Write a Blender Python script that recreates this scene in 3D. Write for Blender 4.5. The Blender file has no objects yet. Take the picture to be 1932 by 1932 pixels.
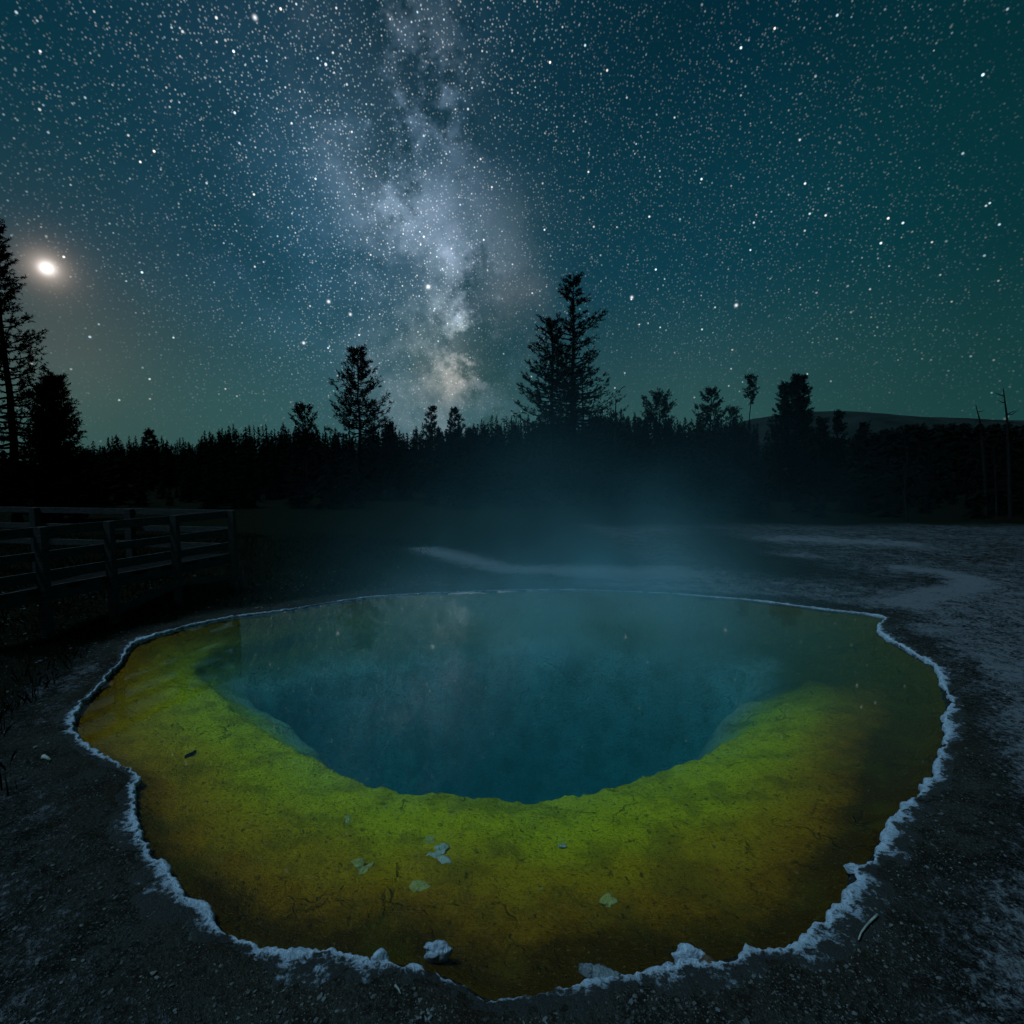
import bpy, math, random
import numpy as np
from mathutils import Vector

random.seed(7)
RNG = np.random.default_rng(11)
scene = bpy.context.scene
COL = scene.collection

# ------------------------------------------------------------------ camera
CAM_H = 2.4
PITCH = math.radians(4.5)
cam_data = bpy.data.cameras.new('camera')
cam_data.sensor_fit = 'HORIZONTAL'
cam_data.angle = math.radians(90)
cam_data.clip_start = 0.05
cam_data.clip_end = 5000
cam = bpy.data.objects.new('camera', cam_data)
cam.location = (0, 0, CAM_H)
cam.rotation_euler = (math.radians(90) - PITCH, 0, 0)
COL.objects.link(cam)
scene.camera = cam

W = 1932.0          # working units of the traced outline (photo scaled to 1932 x 1932)


def ray(px, py):
    u = (px - W / 2) / (W / 2)
    v = (W / 2 - py) / (W / 2)
    c, s = math.cos(PITCH), math.sin(PITCH)
    return np.array((u, c + v * s, v * c - s))


def rdir(px, py):
    r = ray(px, py)
    return r / np.linalg.norm(r)


def ground_at(px, py, z=0.0):
    r = ray(px, py)
    t = (z - CAM_H) / r[2]
    return np.array((r[0] * t, r[1] * t, z))


def at(px, py, dist):
    r = ray(px, py)
    t = dist / r[1]
    return np.array((r[0] * t, dist, CAM_H + r[2] * t))


def lin(r, g, b):
    def f(c):
        c = c / 255.0
        return c / 12.92 if c <= 0.04045 else ((c + 0.055) / 1.055) ** 2.4
    return (f(r), f(g), f(b))


# ------------------------------------------------------------------ render settings
scene.view_settings.view_transform = 'Standard'
scene.view_settings.look = 'None'
scene.view_settings.gamma = 1.0
scene.view_settings.exposure = 0.0
scene.view_settings.use_curve_mapping = False
scene.render.engine = 'CYCLES'
cy = scene.cycles
cy.use_denoising = True
cy.caustics_reflective = False
cy.caustics_refractive = False
cy.use_adaptive_sampling = True
cy.adaptive_threshold = 0.02
cy.adaptive_min_samples = 20
cy.time_limit = 1100
cy.max_bounces = 6
cy.diffuse_bounces = 1
cy.glossy_bounces = 2
cy.volume_bounces = 1
cy.transparent_max_bounces = 16
cy.sample_clamp_indirect = 2.0
try:
    cy.volume_step_rate = 2.0
    cy.volume_max_steps = 32
except Exception:
    pass


# ------------------------------------------------------------------ node helper
class NT:
    def __init__(self, tree):
        self.t = tree
        tree.nodes.clear()

    def node(self, kind, **kw):
        n = self.t.nodes.new(kind)
        for k, v in kw.items():
            setattr(n, k, v)
        return n

    def put(self, sock, val):
        if isinstance(val, bpy.types.NodeSocket):
            self.t.links.new(val, sock)
        elif val is not None:
            if isinstance(val, (tuple, list, np.ndarray)):
                v = tuple(float(x) for x in val)
                if sock.type == 'RGBA' and len(v) == 3:
                    v = v + (1.0,)
                sock.default_value = v
            else:
                sock.default_value = val

    def m(self, op, a, b=None, c=None, clamp=False):
        n = self.node('ShaderNodeMath', operation=op, use_clamp=clamp)
        self.put(n.inputs[0], a)
        if b is not None:
            self.put(n.inputs[1], b)
        if c is not None:
            self.put(n.inputs[2], c)
        return n.outputs[0]

    def add(self, *a):
        r = a[0]
        for x in a[1:]:
            r = self.m('ADD', r, x)
        return r

    def mul(self, *a):
        r = a[0]
        for x in a[1:]:
            r = self.m('MULTIPLY', r, x)
        return r

    def sub(self, a, b):
        return self.m('SUBTRACT', a, b)

    def gauss(self, x, w):
        q = self.m('DIVIDE', x, w)
        return self.m('EXPONENT', self.mul(self.mul(q, q), -1.0))

    def ss(self, x, lo, hi, a=0.0, b=1.0):
        n = self.node('ShaderNodeMapRange', interpolation_type='SMOOTHSTEP', clamp=True)
        self.put(n.inputs[0], x)
        for i, v in enumerate((lo, hi, a, b)):
            self.put(n.inputs[i + 1], v)
        return n.outputs[0]

    def dot(self, a, b):
        n = self.node('ShaderNodeVectorMath', operation='DOT_PRODUCT')
        self.put(n.inputs[0], a)
        self.put(n.inputs[1], b)
        return n.outputs['Value']

    def vadd(self, a, b):
        n = self.node('ShaderNodeVectorMath', operation='ADD')
        self.put(n.inputs[0], a)
        self.put(n.inputs[1], b)
        return n.outputs[0]

    def vmul(self, a, b):
        n = self.node('ShaderNodeVectorMath', operation='MULTIPLY')
        self.put(n.inputs[0], a)
        self.put(n.inputs[1], b)
        return n.outputs[0]

    def scale(self, v, s):
        n = self.node('ShaderNodeVectorMath', operation='SCALE')
        self.put(n.inputs[0], v)
        self.put(n.inputs['Scale'], s)
        return n.outputs[0]

    def noise(self, vec, scale, detail=4, rough=0.55, dist=0.0, color=False):
        n = self.node('ShaderNodeTexNoise')
        if vec is not None:
            self.put(n.inputs['Vector'], vec)
        n.inputs['Scale'].default_value = scale
        n.inputs['Detail'].default_value = detail
        n.inputs['Roughness'].default_value = rough
        n.inputs['Distortion'].default_value = dist
        return n.outputs['Color' if color else 'Fac']

    def vor(self, vec, scale, feature='F1'):
        n = self.node('ShaderNodeTexVoronoi', feature=feature)
        if vec is not None:
            self.put(n.inputs['Vector'], vec)
        n.inputs['Scale'].default_value = scale
        return n

    def mix(self, f, a, b):
        n = self.node('ShaderNodeMix', data_type='RGBA')
        self.put(n.inputs[0], f)
        self.put(n.inputs[6], a)
        self.put(n.inputs[7], b)
        return n.outputs[2]

    def sep(self, v):
        n = self.node('ShaderNodeSeparateXYZ')
        self.put(n.inputs[0], v)
        return n.outputs

    def comb(self, x, y, z):
        n = self.node('ShaderNodeCombineXYZ')
        for i, v in enumerate((x, y, z)):
            self.put(n.inputs[i], v)
        return n.outputs[0]

    def attr(self, name):
        n = self.node('ShaderNodeAttribute', attribute_name=name)
        return n.outputs['Fac']

    def bump(self, h, strength=0.5, dist=0.02):
        n = self.node('ShaderNodeBump')
        n.inputs['Strength'].default_value = strength
        n.inputs['Distance'].default_value = dist
        self.put(n.inputs['Height'], h)
        return n.outputs[0]


# ------------------------------------------------------------------ world: night sky
world = bpy.data.worlds.new('World')
scene.world = world
world.use_nodes = True
w = NT(world.node_tree)
tc = w.node('ShaderNodeTexCoord')
D = tc.outputs['Generated']
dx, dy, dz = w.sep(D)

SKY_H = lin(46, 82, 80)
SKY_M = lin(11, 58, 72)
SKY_T = lin(2, 40, 54)
SKY_G = lin(5, 52, 52)
base = w.mix(w.ss(dz, 0.04, 0.36), SKY_H, SKY_M)
base = w.mix(w.ss(dz, 0.30, 0.66), base, SKY_T)
base = w.mix(w.mul(w.ss(dx, 0.28, 0.74), w.ss(dz, -0.25, 0.12), 0.7), base, SKY_G)
base = w.mix(w.ss(dz, 0.03, -0.25), base, lin(14, 22, 24))
mott = w.noise(D, 2.2, 3, 0.5)
base = w.scale(base, w.add(w.mul(w.sub(mott, 0.5), 0.7), 1.0))

# the Milky Way: a band round a great circle
A_, B_ = rdir(728, 30), rdir(862, 760)
nrm = np.cross(A_, B_)
nrm /= np.linalg.norm(nrm)
if nrm[0] < 0:
    nrm = -nrm
warp = w.noise(D, 3.2, 3, 0.55)
cloud = w.noise(w.vadd(D, (0.3, 5.2, 2.2)), 5.0, 6, 0.64)
v = w.add(w.dot(D, tuple(nrm)), w.mul(w.sub(warp, 0.5), 0.16), w.mul(w.sub(cloud, 0.5), 0.12))
cloudc = w.ss(cloud, 0.40, 0.66)
dust = w.noise(w.vadd(D, (7.3, 0.2, 1.9)), 4.2, 6, 0.68)
dustc = w.mul(w.ss(dust, 0.46, 0.55), w.gauss(w.sub(v, 0.035), 0.13))
broad = w.gauss(w.add(v, 0.06), 0.26)
core = w.mul(w.gauss(w.add(v, 0.015), 0.086), w.add(w.mul(cloudc, 0.9), 0.10), w.ss(dz, 0.72, 0.30, 0.45, 1.0))


def blob(px, py, wid):
    return w.m('EXPONENT', w.mul(w.sub(1.0, w.dot(D, tuple(rdir(px, py)))), -2.0 / wid ** 2))


glow = w.scale(lin(52, 86, 112), w.mul(broad, 0.26))
glow = w.vadd(glow, w.scale(lin(130, 136, 146), w.mul(core, 0.62)))
bl = [
    (785, 190, 0.050, lin(125, 145, 172), 0.85), (735, 215, 0.07, lin(100, 125, 150), 0.50),
    (745, 330, 0.09, lin(100, 118, 135), 0.30), (835, 470, 0.10, lin(110, 125, 145), 0.38),
    (832, 600, 0.10, lin(130, 140, 140), 0.42), (828, 650, 0.060, lin(150, 162, 160), 0.70),
    (846, 705, 0.050, lin(185, 155, 125), 0.60), (968, 590, 0.055, lin(140, 120, 105), 0.20),
    (955, 480, 0.09, lin(110, 112, 108), 0.15), (770, 80, 0.07, lin(100, 98, 95), 0.26),
    (720, 20, 0.09, lin(90, 98, 105), 0.26), (640, 440, 0.20, lin(55, 82, 108), 0.26),
]
for px, py, wid, colr, amp in bl:
    glow = w.vadd(glow, w.scale(colr, w.mul(blob(px, py, wid), w.add(w.mul(cloudc, 1.25), 0.22), amp)))
glow = w.scale(glow, w.sub(1.0, w.mul(dustc, 0.90)))
# little bright star clouds
clump = w.noise(D, 42, 3, 0.6)
for px, py, wid, amp in ((853, 468, 0.020, 0.34), (865, 600, 0.007, 0.45), (866, 592, 0.02, 0.10), (940, 562, 0.005, 0.22)):
    glow = w.vadd(glow, w.scale((0.62, 0.74, 1.0), w.mul(blob(px, py, wid), w.ss(clump, 0.3, 0.65), amp)))

# stars, three sizes
mwd = w.add(w.mul(broad, 0.8), w.mul(core, 0.9), w.mul(w.ss(mott, 0.3, 0.7), 0.35), 0.06)
stars = None
for sc, rad, power, amp, mw in ((26, 0.0025, 2.4, 2.2, False), (58, 0.0022, 3.2, 2.1, False), (115, 0.0018, 2.6, 1.15, True), (230, 0.0017, 1.3, 0.46, True)):
    vn = w.vor(w.vadd(D, (sc * 0.013, 0.7, 0.1)), sc)
    rnd = w.sep(vn.outputs['Color'])
    r_eff = rad * sc
    core_s = w.ss(vn.outputs['Distance'], r_eff, r_eff * 0.25)
    br = w.mul(w.m('POWER', rnd[0], power), amp)
    if mw:
        br = w.mul(br, mwd)
    tint = w.mix(rnd[1], (0.62, 0.85, 1.0), (1.0, 0.90, 0.78))
    s_ = w.scale(tint, w.mul(core_s, br, w.ss(dz, 0.02, 0.40, 0.22, 1.0)))
    stars = s_ if stars is None else w.vadd(stars, s_)
for px, py, rad, amp in ((808, 541, 0.0030, 1.3), (620, 569, 0.0023, 1.2), (481, 33, 0.0024, 1.1), (1389, 576, 0.0022, 1.1), (1192, 561, 0.0021, 1.1), (573, 647, 0.0021, 1.1), (661, 593, 0.0021, 1.0)):
    stars = w.vadd(stars, w.scale((0.95, 0.97, 1.0), w.mul(blob(px, py, rad), amp)))
dim = w.sub(1.0, w.mul(dustc, 0.5))
stars = w.scale(stars, dim)

# the bright planet low on the left with its reddish aureole in the thin haze
pl = w.scale((1.0, 0.97, 0.93), w.mul(blob(90, 505, 0.0080), 0.85))
pl = w.vadd(pl, w.scale((1.0, 0.97, 0.93), w.mul(blob(85, 507, 0.0070), 0.55)))
pl = w.vadd(pl, w.scale(lin(235, 215, 200), w.mul(blob(88, 506, 0.0185), 0.45)))
pl = w.vadd(pl, w.scale(lin(190, 150, 120), w.mul(blob(88, 506, 0.040), 0.16)))
pl = w.vadd(pl, w.scale(lin(150, 118, 95), w.mul(blob(96, 600, 0.16), 0.085)))
pl = w.vadd(pl, w.scale(lin(140, 108, 84), w.mul(blob(112, 655, 0.09), 0.075)))

total = w.vadd(w.vadd(w.vadd(base, glow), stars), pl)
bg = w.node('ShaderNodeBackground')
w.put(bg.inputs['Color'], total)
bg.inputs['Strength'].default_value = 1.0
wo = w.node('ShaderNodeOutputWorld')
w.t.links.new(bg.outputs[0], wo.inputs['Surface'])
world.cycles.sampling_method = 'NONE'
world.cycles.sample_map_resolution = 512

# ------------------------------------------------------------------ sun lamp (added, stands in for a hand-held light near the camera)
SUN_EL, SUN_AZ = math.radians(64), math.radians(-108)      # azimuth from +Y towards +X
sun = bpy.data.lights.new('stand_in_sun', 'SUN')
sun.energy = 2.2
sun.angle = math.radians(12)
sun.color = (0.37, 0.70, 1.0)
so = bpy.data.objects.new('stand_in_sun', sun)
sd = Vector((math.cos(SUN_EL) * math.sin(SUN_AZ), math.cos(SUN_EL) * math.cos(SUN_AZ), math.sin(SUN_EL)))
so.rotation_euler = (-sd).to_track_quat('-Z', 'Y').to_euler()
so.location = sd * 50
COL.objects.link(so)


# ------------------------------------------------------------------ maths helpers
def _hash(ix, iy, seed):
    h = (ix.astype(np.int64) * 374761393 + iy.astype(np.int64) * 668265263 + seed * 144664) & 0xFFFFFFFF
    h = ((h ^ (h >> 13)) * 1274126177) & 0xFFFFFFFF
    return ((h ^ (h >> 16)) & 0xFFFF) / 65535.0


def vnoise(x, y, seed=0):
    ix, iy = np.floor(x), np.floor(y)
    fx, fy = x - ix, y - iy
    fx, fy = fx * fx * (3 - 2 * fx), fy * fy * (3 - 2 * fy)
    a, b = _hash(ix, iy, seed), _hash(ix + 1, iy, seed)
    c, d = _hash(ix, iy + 1, seed), _hash(ix + 1, iy + 1, seed)
    return (a * (1 - fx) + b * fx) * (1 - fy) + (c * (1 - fx) + d * fx) * fy


def fbm(x, y, octv=4, seed=0, gain=0.5):
    s = np.zeros_like(x, dtype=float)
    amp, tot = 1.0, 0.0
    for o in range(octv):
        f = 2.0 ** o
        s += amp * vnoise(x * f + 17.3 * o, y * f - 9.1 * o, seed + o)
        tot += amp
        amp *= gain
    return s / tot - 0.5


def sstep(x, lo, hi):
    t = np.clip((x - lo) / (hi - lo), 0, 1)
    return t * t * (3 - 2 * t)


def resample(pts, step):
    p = np.vstack([pts, pts[:1]])
    seg = np.linalg.norm(np.diff(p, axis=0), axis=1)
    cum = np.concatenate([[0], np.cumsum(seg)])
    n = max(8, int(cum[-1] / step))
    s = np.linspace(0, cum[-1], n, endpoint=False)
    return np.stack([np.interp(s, cum, p[:, 0]), np.interp(s, cum, p[:, 1])], 1)


def smooth_loop(p, n=2):
    for _ in range(n):
        p = 0.25 * np.roll(p, 1, 0) + 0.5 * p + 0.25 * np.roll(p, -1, 0)
    return p


def poly_sdf(P, poly):
    """signed distance, negative inside"""
    a = poly
    b = np.roll(poly, -1, 0)
    out = np.empty(len(P))
    for i in range(0, len(P), 20000):
        q = P[i:i + 20000]
        d = b - a
        t = ((q[:, None, :] - a) * d).sum(2) / np.maximum((d * d).sum(1), 1e-12)
        t = np.clip(t, 0, 1)
        e = q[:, None, :] - (a + t[..., None] * d)
        dist = np.sqrt((e * e).sum(2).min(1))
        c = (a[:, 1] > q[:, None, 1]) != (b[:, 1] > q[:, None, 1])
        with np.errstate(divide='ignore', invalid='ignore'):
            xi = a[:, 0] + (q[:, None, 1] - a[:, 1]) / (b[:, 1] - a[:, 1]) * (b[:, 0] - a[:, 0])
        ins = ((c & (q[:, None, 0] < xi)).sum(1) % 2) == 1
        out[i:i + 20000] = np.where(ins, -dist, dist)
    return out


def line_dist(P, pl_):
    a, b = pl_[:-1], pl_[1:]
    out = np.full(len(P), 1e9)
    for p, q in zip(a, b):
        d = q - p
        t = np.clip(((P - p) @ d) / (d @ d), 0, 1)
        out = np.minimum(out, np.linalg.norm(P - (p + t[:, None] * d), axis=1))
    return out


def mesh_np(name, verts, faces, mats=None, smooth=True, parent=None, attrs=None, link=True):
    verts = np.asarray(verts, dtype=np.float32)
    me = bpy.data.meshes.new(name)
    me.vertices.add(len(verts))
    me.vertices.foreach_set('co', verts.ravel())
    if isinstance(faces, np.ndarray):
        k = faces.shape[1]
        me.loops.add(faces.size)
        me.loops.foreach_set('vertex_index', faces.astype(np.int32).ravel())
        me.polygons.add(len(faces))
        me.polygons.foreach_set('loop_start', np.arange(0, faces.size, k, dtype=np.int32))
    else:
        ln = np.array([len(f) for f in faces], dtype=np.int32)
        me.loops.add(int(ln.sum()))
        me.loops.foreach_set('vertex_index', np.array([i for f in faces for i in f], dtype=np.int32))
        me.polygons.add(len(faces))
        me.polygons.foreach_set('loop_start', np.concatenate([[0], np.cumsum(ln)[:-1]]).astype(np.int32))
    me.update(calc_edges=True)
    me.polygons.foreach_set('use_smooth', np.full(len(me.polygons), bool(smooth)))
    for k, vals in (attrs or {}).items():
        at_ = me.attributes.new(k, 'FLOAT', 'POINT')
        at_.data.foreach_set('value', np.asarray(vals, dtype=np.float32))
    for mt in (mats or []):
        me.materials.append(mt)
    me.validate()
    if not link:
        return me
    o = bpy.data.objects.new(name, me)
    COL.objects.link(o)
    if parent is not None:
        o.parent = parent
    return o


def tag(o, label=None, cat=None, group=None, kind=None):
    if label:
        o['label'] = label
    if cat:
        o['category'] = cat
    if group:
        o['group'] = group
    if kind:
        o['kind'] = kind
    return o


def empty(name, loc=(0, 0, 0)):
    o = bpy.data.objects.new(name, None)
    o.location = tuple(float(x) for x in loc)
    o.empty_display_size = 0.1
    COL.objects.link(o)
    return o


def new_mat(name):
    mt = bpy.data.materials.new(name)
    mt.use_nodes = True
    n = NT(mt.node_tree)
    out = n.node('ShaderNodeOutputMaterial')
    return mt, n, out


def principled(n, out, color, rough=0.9, normal=None, spec=0.2):
    b = n.node('ShaderNodeBsdfPrincipled')
    n.put(b.inputs['Base Color'], color)
    n.put(b.inputs['Roughness'], rough)
    n.put(b.inputs['Specular IOR Level'], spec)
    if normal is not None:
        n.put(b.inputs['Normal'], normal)
    n.t.links.new(b.outputs[0], out.inputs['Surface'])
    return b


# ------------------------------------------------------------------ pool outlines (traced, laid on the ground)
RIM_PX = [(870, 1857), (800, 1832), (740, 1820), (700, 1817), (640, 1809), (575, 1808), (520, 1806), (470, 1785), (420, 1765), (397, 1742), (402, 1726), (375, 1712),
          (350, 1690), (328, 1665), (318, 1648), (290, 1625), (275, 1600), (258, 1575), (250, 1545), (252, 1520), (248, 1495), (262, 1468), (235, 1450), (205, 1435),
          (170, 1418), (150, 1400), (137, 1375), (142, 1350), (160, 1325), (180, 1305), (205, 1275), (230, 1250), (240, 1230), (255, 1213), (290, 1200), (345, 1185),
          (400, 1172), (460, 1162), (540, 1152), (620, 1138), (700, 1126), (800, 1120), (900, 1116), (1000, 1113), (1100, 1113), (1250, 1119), (1400, 1131), (1480, 1140),
          (1560, 1151), (1620, 1157), (1660, 1163), (1672, 1167), (1666, 1173), (1657, 1182), (1660, 1195), (1690, 1215), (1730, 1238), (1765, 1255), (1780, 1285), (1785, 1310),
          (1795, 1335), (1782, 1360), (1790, 1385), (1775, 1425), (1765, 1450), (1770, 1465), (1750, 1490), (1720, 1515), (1685, 1550), (1670, 1590), (1640, 1630),
          (1605, 1645), (1618, 1665), (1604, 1690), (1590, 1715), (1560, 1750), (1530, 1775), (1490, 1795), (1460, 1797), (1420, 1797), (1380, 1810), (1330, 1822),
          (1290, 1822), (1230, 1837), (1185, 1850), (1165, 1843), (1120, 1850), (1098, 1862), (1100, 1872), (1060, 1882), (1020, 1886), (960, 1895), (915, 1892), (890, 1872)]
VENT_PX = [(400, 1270), (430, 1300), (480, 1338), (540, 1382), (600, 1428), (650, 1462), (700, 1482), (750, 1497), (800, 1500), (830, 1498), (870, 1504), (900, 1501), (960, 1511), (1000, 1516),
           (1040, 1513), (1100, 1500), (1150, 1485), (1200, 1472), (1260, 1447), (1320, 1420), (1370, 1395), (1420, 1362), (1480, 1315), (1510, 1270), (1490, 1225), (1370, 1192),
           (1200, 1176), (1000, 1170), (800, 1178), (600, 1200), (470, 1228), (405, 1252)]
LIP_Z = -0.46
rim0 = resample(np.array([ground_at(*p)[:2] for p in RIM_PX]), 0.06)
rim0 = smooth_loop(rim0, 1)
vent0 = smooth_loop(resample(np.array([ground_at(px, py, LIP_Z)[:2] for px, py in VENT_PX]), 0.09), 3)


class Grid:
    """bilinear look-up of a signed distance"""
    def __init__(self, poly, pad=1.6, step=0.05):
        lo, hi = poly.min(0) - pad, poly.max(0) + pad
        self.lo, self.step = lo, step
        self.nx, self.ny = int((hi[0] - lo[0]) / step) + 2, int((hi[1] - lo[1]) / step) + 2
        X, Y = np.meshgrid(lo[0] + np.arange(self.nx) * step, lo[1] + np.arange(self.ny) * step, indexing='ij')
        self.v = poly_sdf(np.stack([X.ravel(), Y.ravel()], 1), poly).reshape(self.nx, self.ny)

    def __call__(self, x, y):
        u, t = (x - self.lo[0]) / self.step, (y - self.lo[1]) / self.step
        out = (u < 0) | (t < 0) | (u > self.nx - 2) | (t > self.ny - 2)
        u, t = np.clip(u, 0, self.nx - 2), np.clip(t, 0, self.ny - 2)
        i, j = np.floor(u).astype(int), np.floor(t).astype(int)
        i, j = np.minimum(i, self.nx - 2), np.minimum(j, self.ny - 2)
        f, g = u - i, t - j
        r = (self.v[i, j] * (1 - f) + self.v[i + 1, j] * f) * (1 - g) + (self.v[i, j + 1] * (1 - f) + self.v[i + 1, j + 1] * f) * g
        return np.where(out, np.maximum(r, 1.6), r)


rim_sdf = Grid(rim0)
vent_sdf = Grid(vent0, pad=3.5, step=0.06)


# ------------------------------------------------------------------ materials
def make_bed_mat():
    mt, n, out = new_mat('bacterial_mat_bed')
    tcn = n.node('ShaderNodeTexCoord')
    P = tcn.outputs['Object']
    s = n.attr('shelf')
    n1 = n.noise(P, 0.8, 4, 0.6)
    n2 = n.noise(P, 5.0, 6, 0.65)
    n3 = n.noise(P, 26.0, 5, 0.7)
    band = n.add(s, n.mul(n.sub(n1, 0.5), 0.42), n.mul(n.sub(n2, 0.5), 0.20), n.mul(n.sub(n3, 0.5), 0.14))
    c = n.mix(n.ss(band, 0.02, 0.22), (0.095, 0.038, 0.002), (0.50, 0.195, 0.003))
    c = n.mix(n.ss(band, 0.16, 0.42), c, (0.72, 0.38, 0.003))
    c = n.mix(n.ss(band, 0.38, 0.72), c, (0.93, 0.70, 0.004))
    c = n.mix(n.ss(band, 0.72, 0.98), c, (0.90, 0.73, 0.030))
    c = n.mix(n.mul(n.attr('olive'), n.ss(s, 2.2, 1.6)), c, n.mix(n2, (0.07, 0.055, 0.006), (0.15, 0.12, 0.012)))
    c = n.mix(n.ss(s, 1.12, 1.75), c, n.mix(n.ss(n1, 0.35, 0.65), (0.22, 0.30, 0.24), (0.50, 0.56, 0.46)))
    # patchy wear: darker pits, paler flecks
    pits = n.ss(n.noise(P, 19.0, 3, 0.5), 0.61, 0.72)
    c = n.mix(n.mul(pits, 0.55), c, (0.06, 0.05, 0.005))
    fl = n.mul(n.ss(n.noise(n.vadd(P, (4, 9, 2)), 9.0, 7, 0.7), 0.60, 0.70), n.ss(s, 0.4, 0.8))
    c = n.mix(n.mul(fl, 0.30), c, (0.62, 0.66, 0.38))
    gr_ = n.noise(n.vmul(P, (1.0, 1.6, 1.0)), 38, 5, 0.75)
    c = n.mix(n.mul(n.ss(gr_, 0.50, 0.36), 0.62), c, (0.075, 0.060, 0.006))
    c = n.mix(n.mul(n.ss(gr_, 0.56, 0.70), 0.35), c, (0.62, 0.56, 0.14))
    mo = n.noise(n.vadd(P, (1, 8, 3)), 2.6, 5, 0.65)
    c = n.mix(n.mul(n.ss(mo, 0.55, 0.36), 0.45), c, (0.15, 0.11, 0.008))
    wv_ = n.vadd(P, n.scale(n.noise(P, 4.0, 3, 0.6, color=True), 0.30))
    cr = n.vor(wv_, 1.9, 'DISTANCE_TO_EDGE')
    crack = n.mul(n.ss(cr.outputs['Distance'], 0.020, 0.004), n.ss(n.noise(P, 1.3, 3, 0.6), 0.52, 0.62))
    c = n.mix(n.mul(crack, 0.45), c, (0.05, 0.045, 0.004))
    h = n.add(n.mul(n2, 0.5), n.mul(n3, 0.55), n.mul(gr_, 0.5), n.mul(pits, -0.35), n.mul(crack, -0.5))
    principled(n, out, c, 1.0, n.bump(h, 1.0, 0.10), 0.0)
    return mt


def make_ground_mat():
    mt, n, out = new_mat('thermal_ground')
    tcn = n.node('ShaderNodeTexCoord')
    P = tcn.outputs['Object']
    pale = n.attr('pale')
    green = n.attr('green')
    damp = n.attr('damp')
    big = n.noise(P, 0.9, 5, 0.6)
    mid = n.noise(n.vadd(P, (3, 1, 0)), 4.2, 6, 0.66)
    fin = n.noise(P, 22, 5, 0.7)
    grit = n.noise(P, 75, 3, 0.65)
    soil = n.mix(n.ss(n.add(n.mul(mid, 0.5), n.mul(fin, 0.5)), 0.38, 0.62), (0.007, 0.007, 0.0055), (0.042, 0.042, 0.035))
    soil = n.mix(n.mul(n.ss(grit, 0.56, 0.68), 0.8), soil, (0.13, 0.13, 0.115))
    soil = n.mix(n.mul(n.ss(grit, 0.46, 0.34), 0.7), soil, (0.008, 0.008, 0.007))
    soil = n.mix(n.mul(damp, n.ss(big, 0.3, 0.6), 0.6), soil, (0.030, 0.021, 0.012))
    k = n.add(n.mul(pale, 1.15), n.mul(n.sub(big, 0.5), 0.9), n.mul(n.sub(mid, 0.5), 1.8), n.mul(n.sub(fin, 0.5), 2.6), n.mul(n.sub(grit, 0.5), 1.4), -0.60)
    kk = n.ss(k, -0.30, 0.42)
    sinter = n.mix(fin, (0.055, 0.056, 0.057), (0.18, 0.18, 0.18))
    c = n.mix(n.mul(kk, n.ss(pale, 0.02, 0.2)), soil, sinter)
    gr = n.mix(n.ss(n.noise(P, 14, 4, 0.7), 0.35, 0.65), (0.003, 0.004, 0.002), (0.010, 0.012, 0.006))
    c = n.mix(green, c, gr)
    h = n.add(n.mul(fin, 0.5), n.mul(grit, 0.35), n.mul(mid, 0.6), n.mul(kk, 0.3))
    principled(n, out, c, 0.95, n.bump(h, 1.0, 0.06), 0.0)
    return mt


def make_crust_mat(name='sinter_crust', a=(0.27, 0.31, 0.35), b=(0.64, 0.70, 0.76)):
    mt, n, out = new_mat(name)
    tcn = n.node('ShaderNodeTexCoord')
    P = tcn.outputs['Object']
    e = n.attr('outer')
    n1 = n.noise(P, 30, 5, 0.7)
    n2 = n.noise(P, 9, 4, 0.6)
    n3 = n.noise(P, 90, 3, 0.7)
    c = n.mix(n.ss(n.add(n.mul(n1, 0.6), n.mul(n2, 0.4)), 0.35, 0.62), a, b)
    edge = n.ss(n.add(e, n.mul(n.sub(n1, 0.5), 1.5), n.mul(n.sub(n2, 0.5), 1.5)), 0.36, 0.74)
    c = n.mix(edge, c, n.mix(n3, (0.010, 0.010, 0.008), (0.055, 0.055, 0.046)))
    c = n.mix(n.mul(n.ss(n3, 0.60, 0.74), 0.5), c, (0.10, 0.10, 0.095))
    principled(n, out, c, 0.9, n.bump(n.add(n1, n.mul(n3, 0.7), n.mul(n2, 0.5)), 1.0, 0.035), 0.15)
    return mt


def simple_mat(name, a, b, scale=12, rough=0.9, bump=0.5, stretch=(1, 1, 1)):
    mt, n, out = new_mat(name)
    tcn = n.node('ShaderNodeTexCoord')
    P = n.vmul(tcn.outputs['Object'], stretch)
    f = n.noise(P, scale, 6, 0.65)
    c = n.mix(n.ss(f, 0.3, 0.7), a, b)
    principled(n, out, c, rough, n.bump(f, bump, 0.02), 0.0)
    return mt


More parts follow.
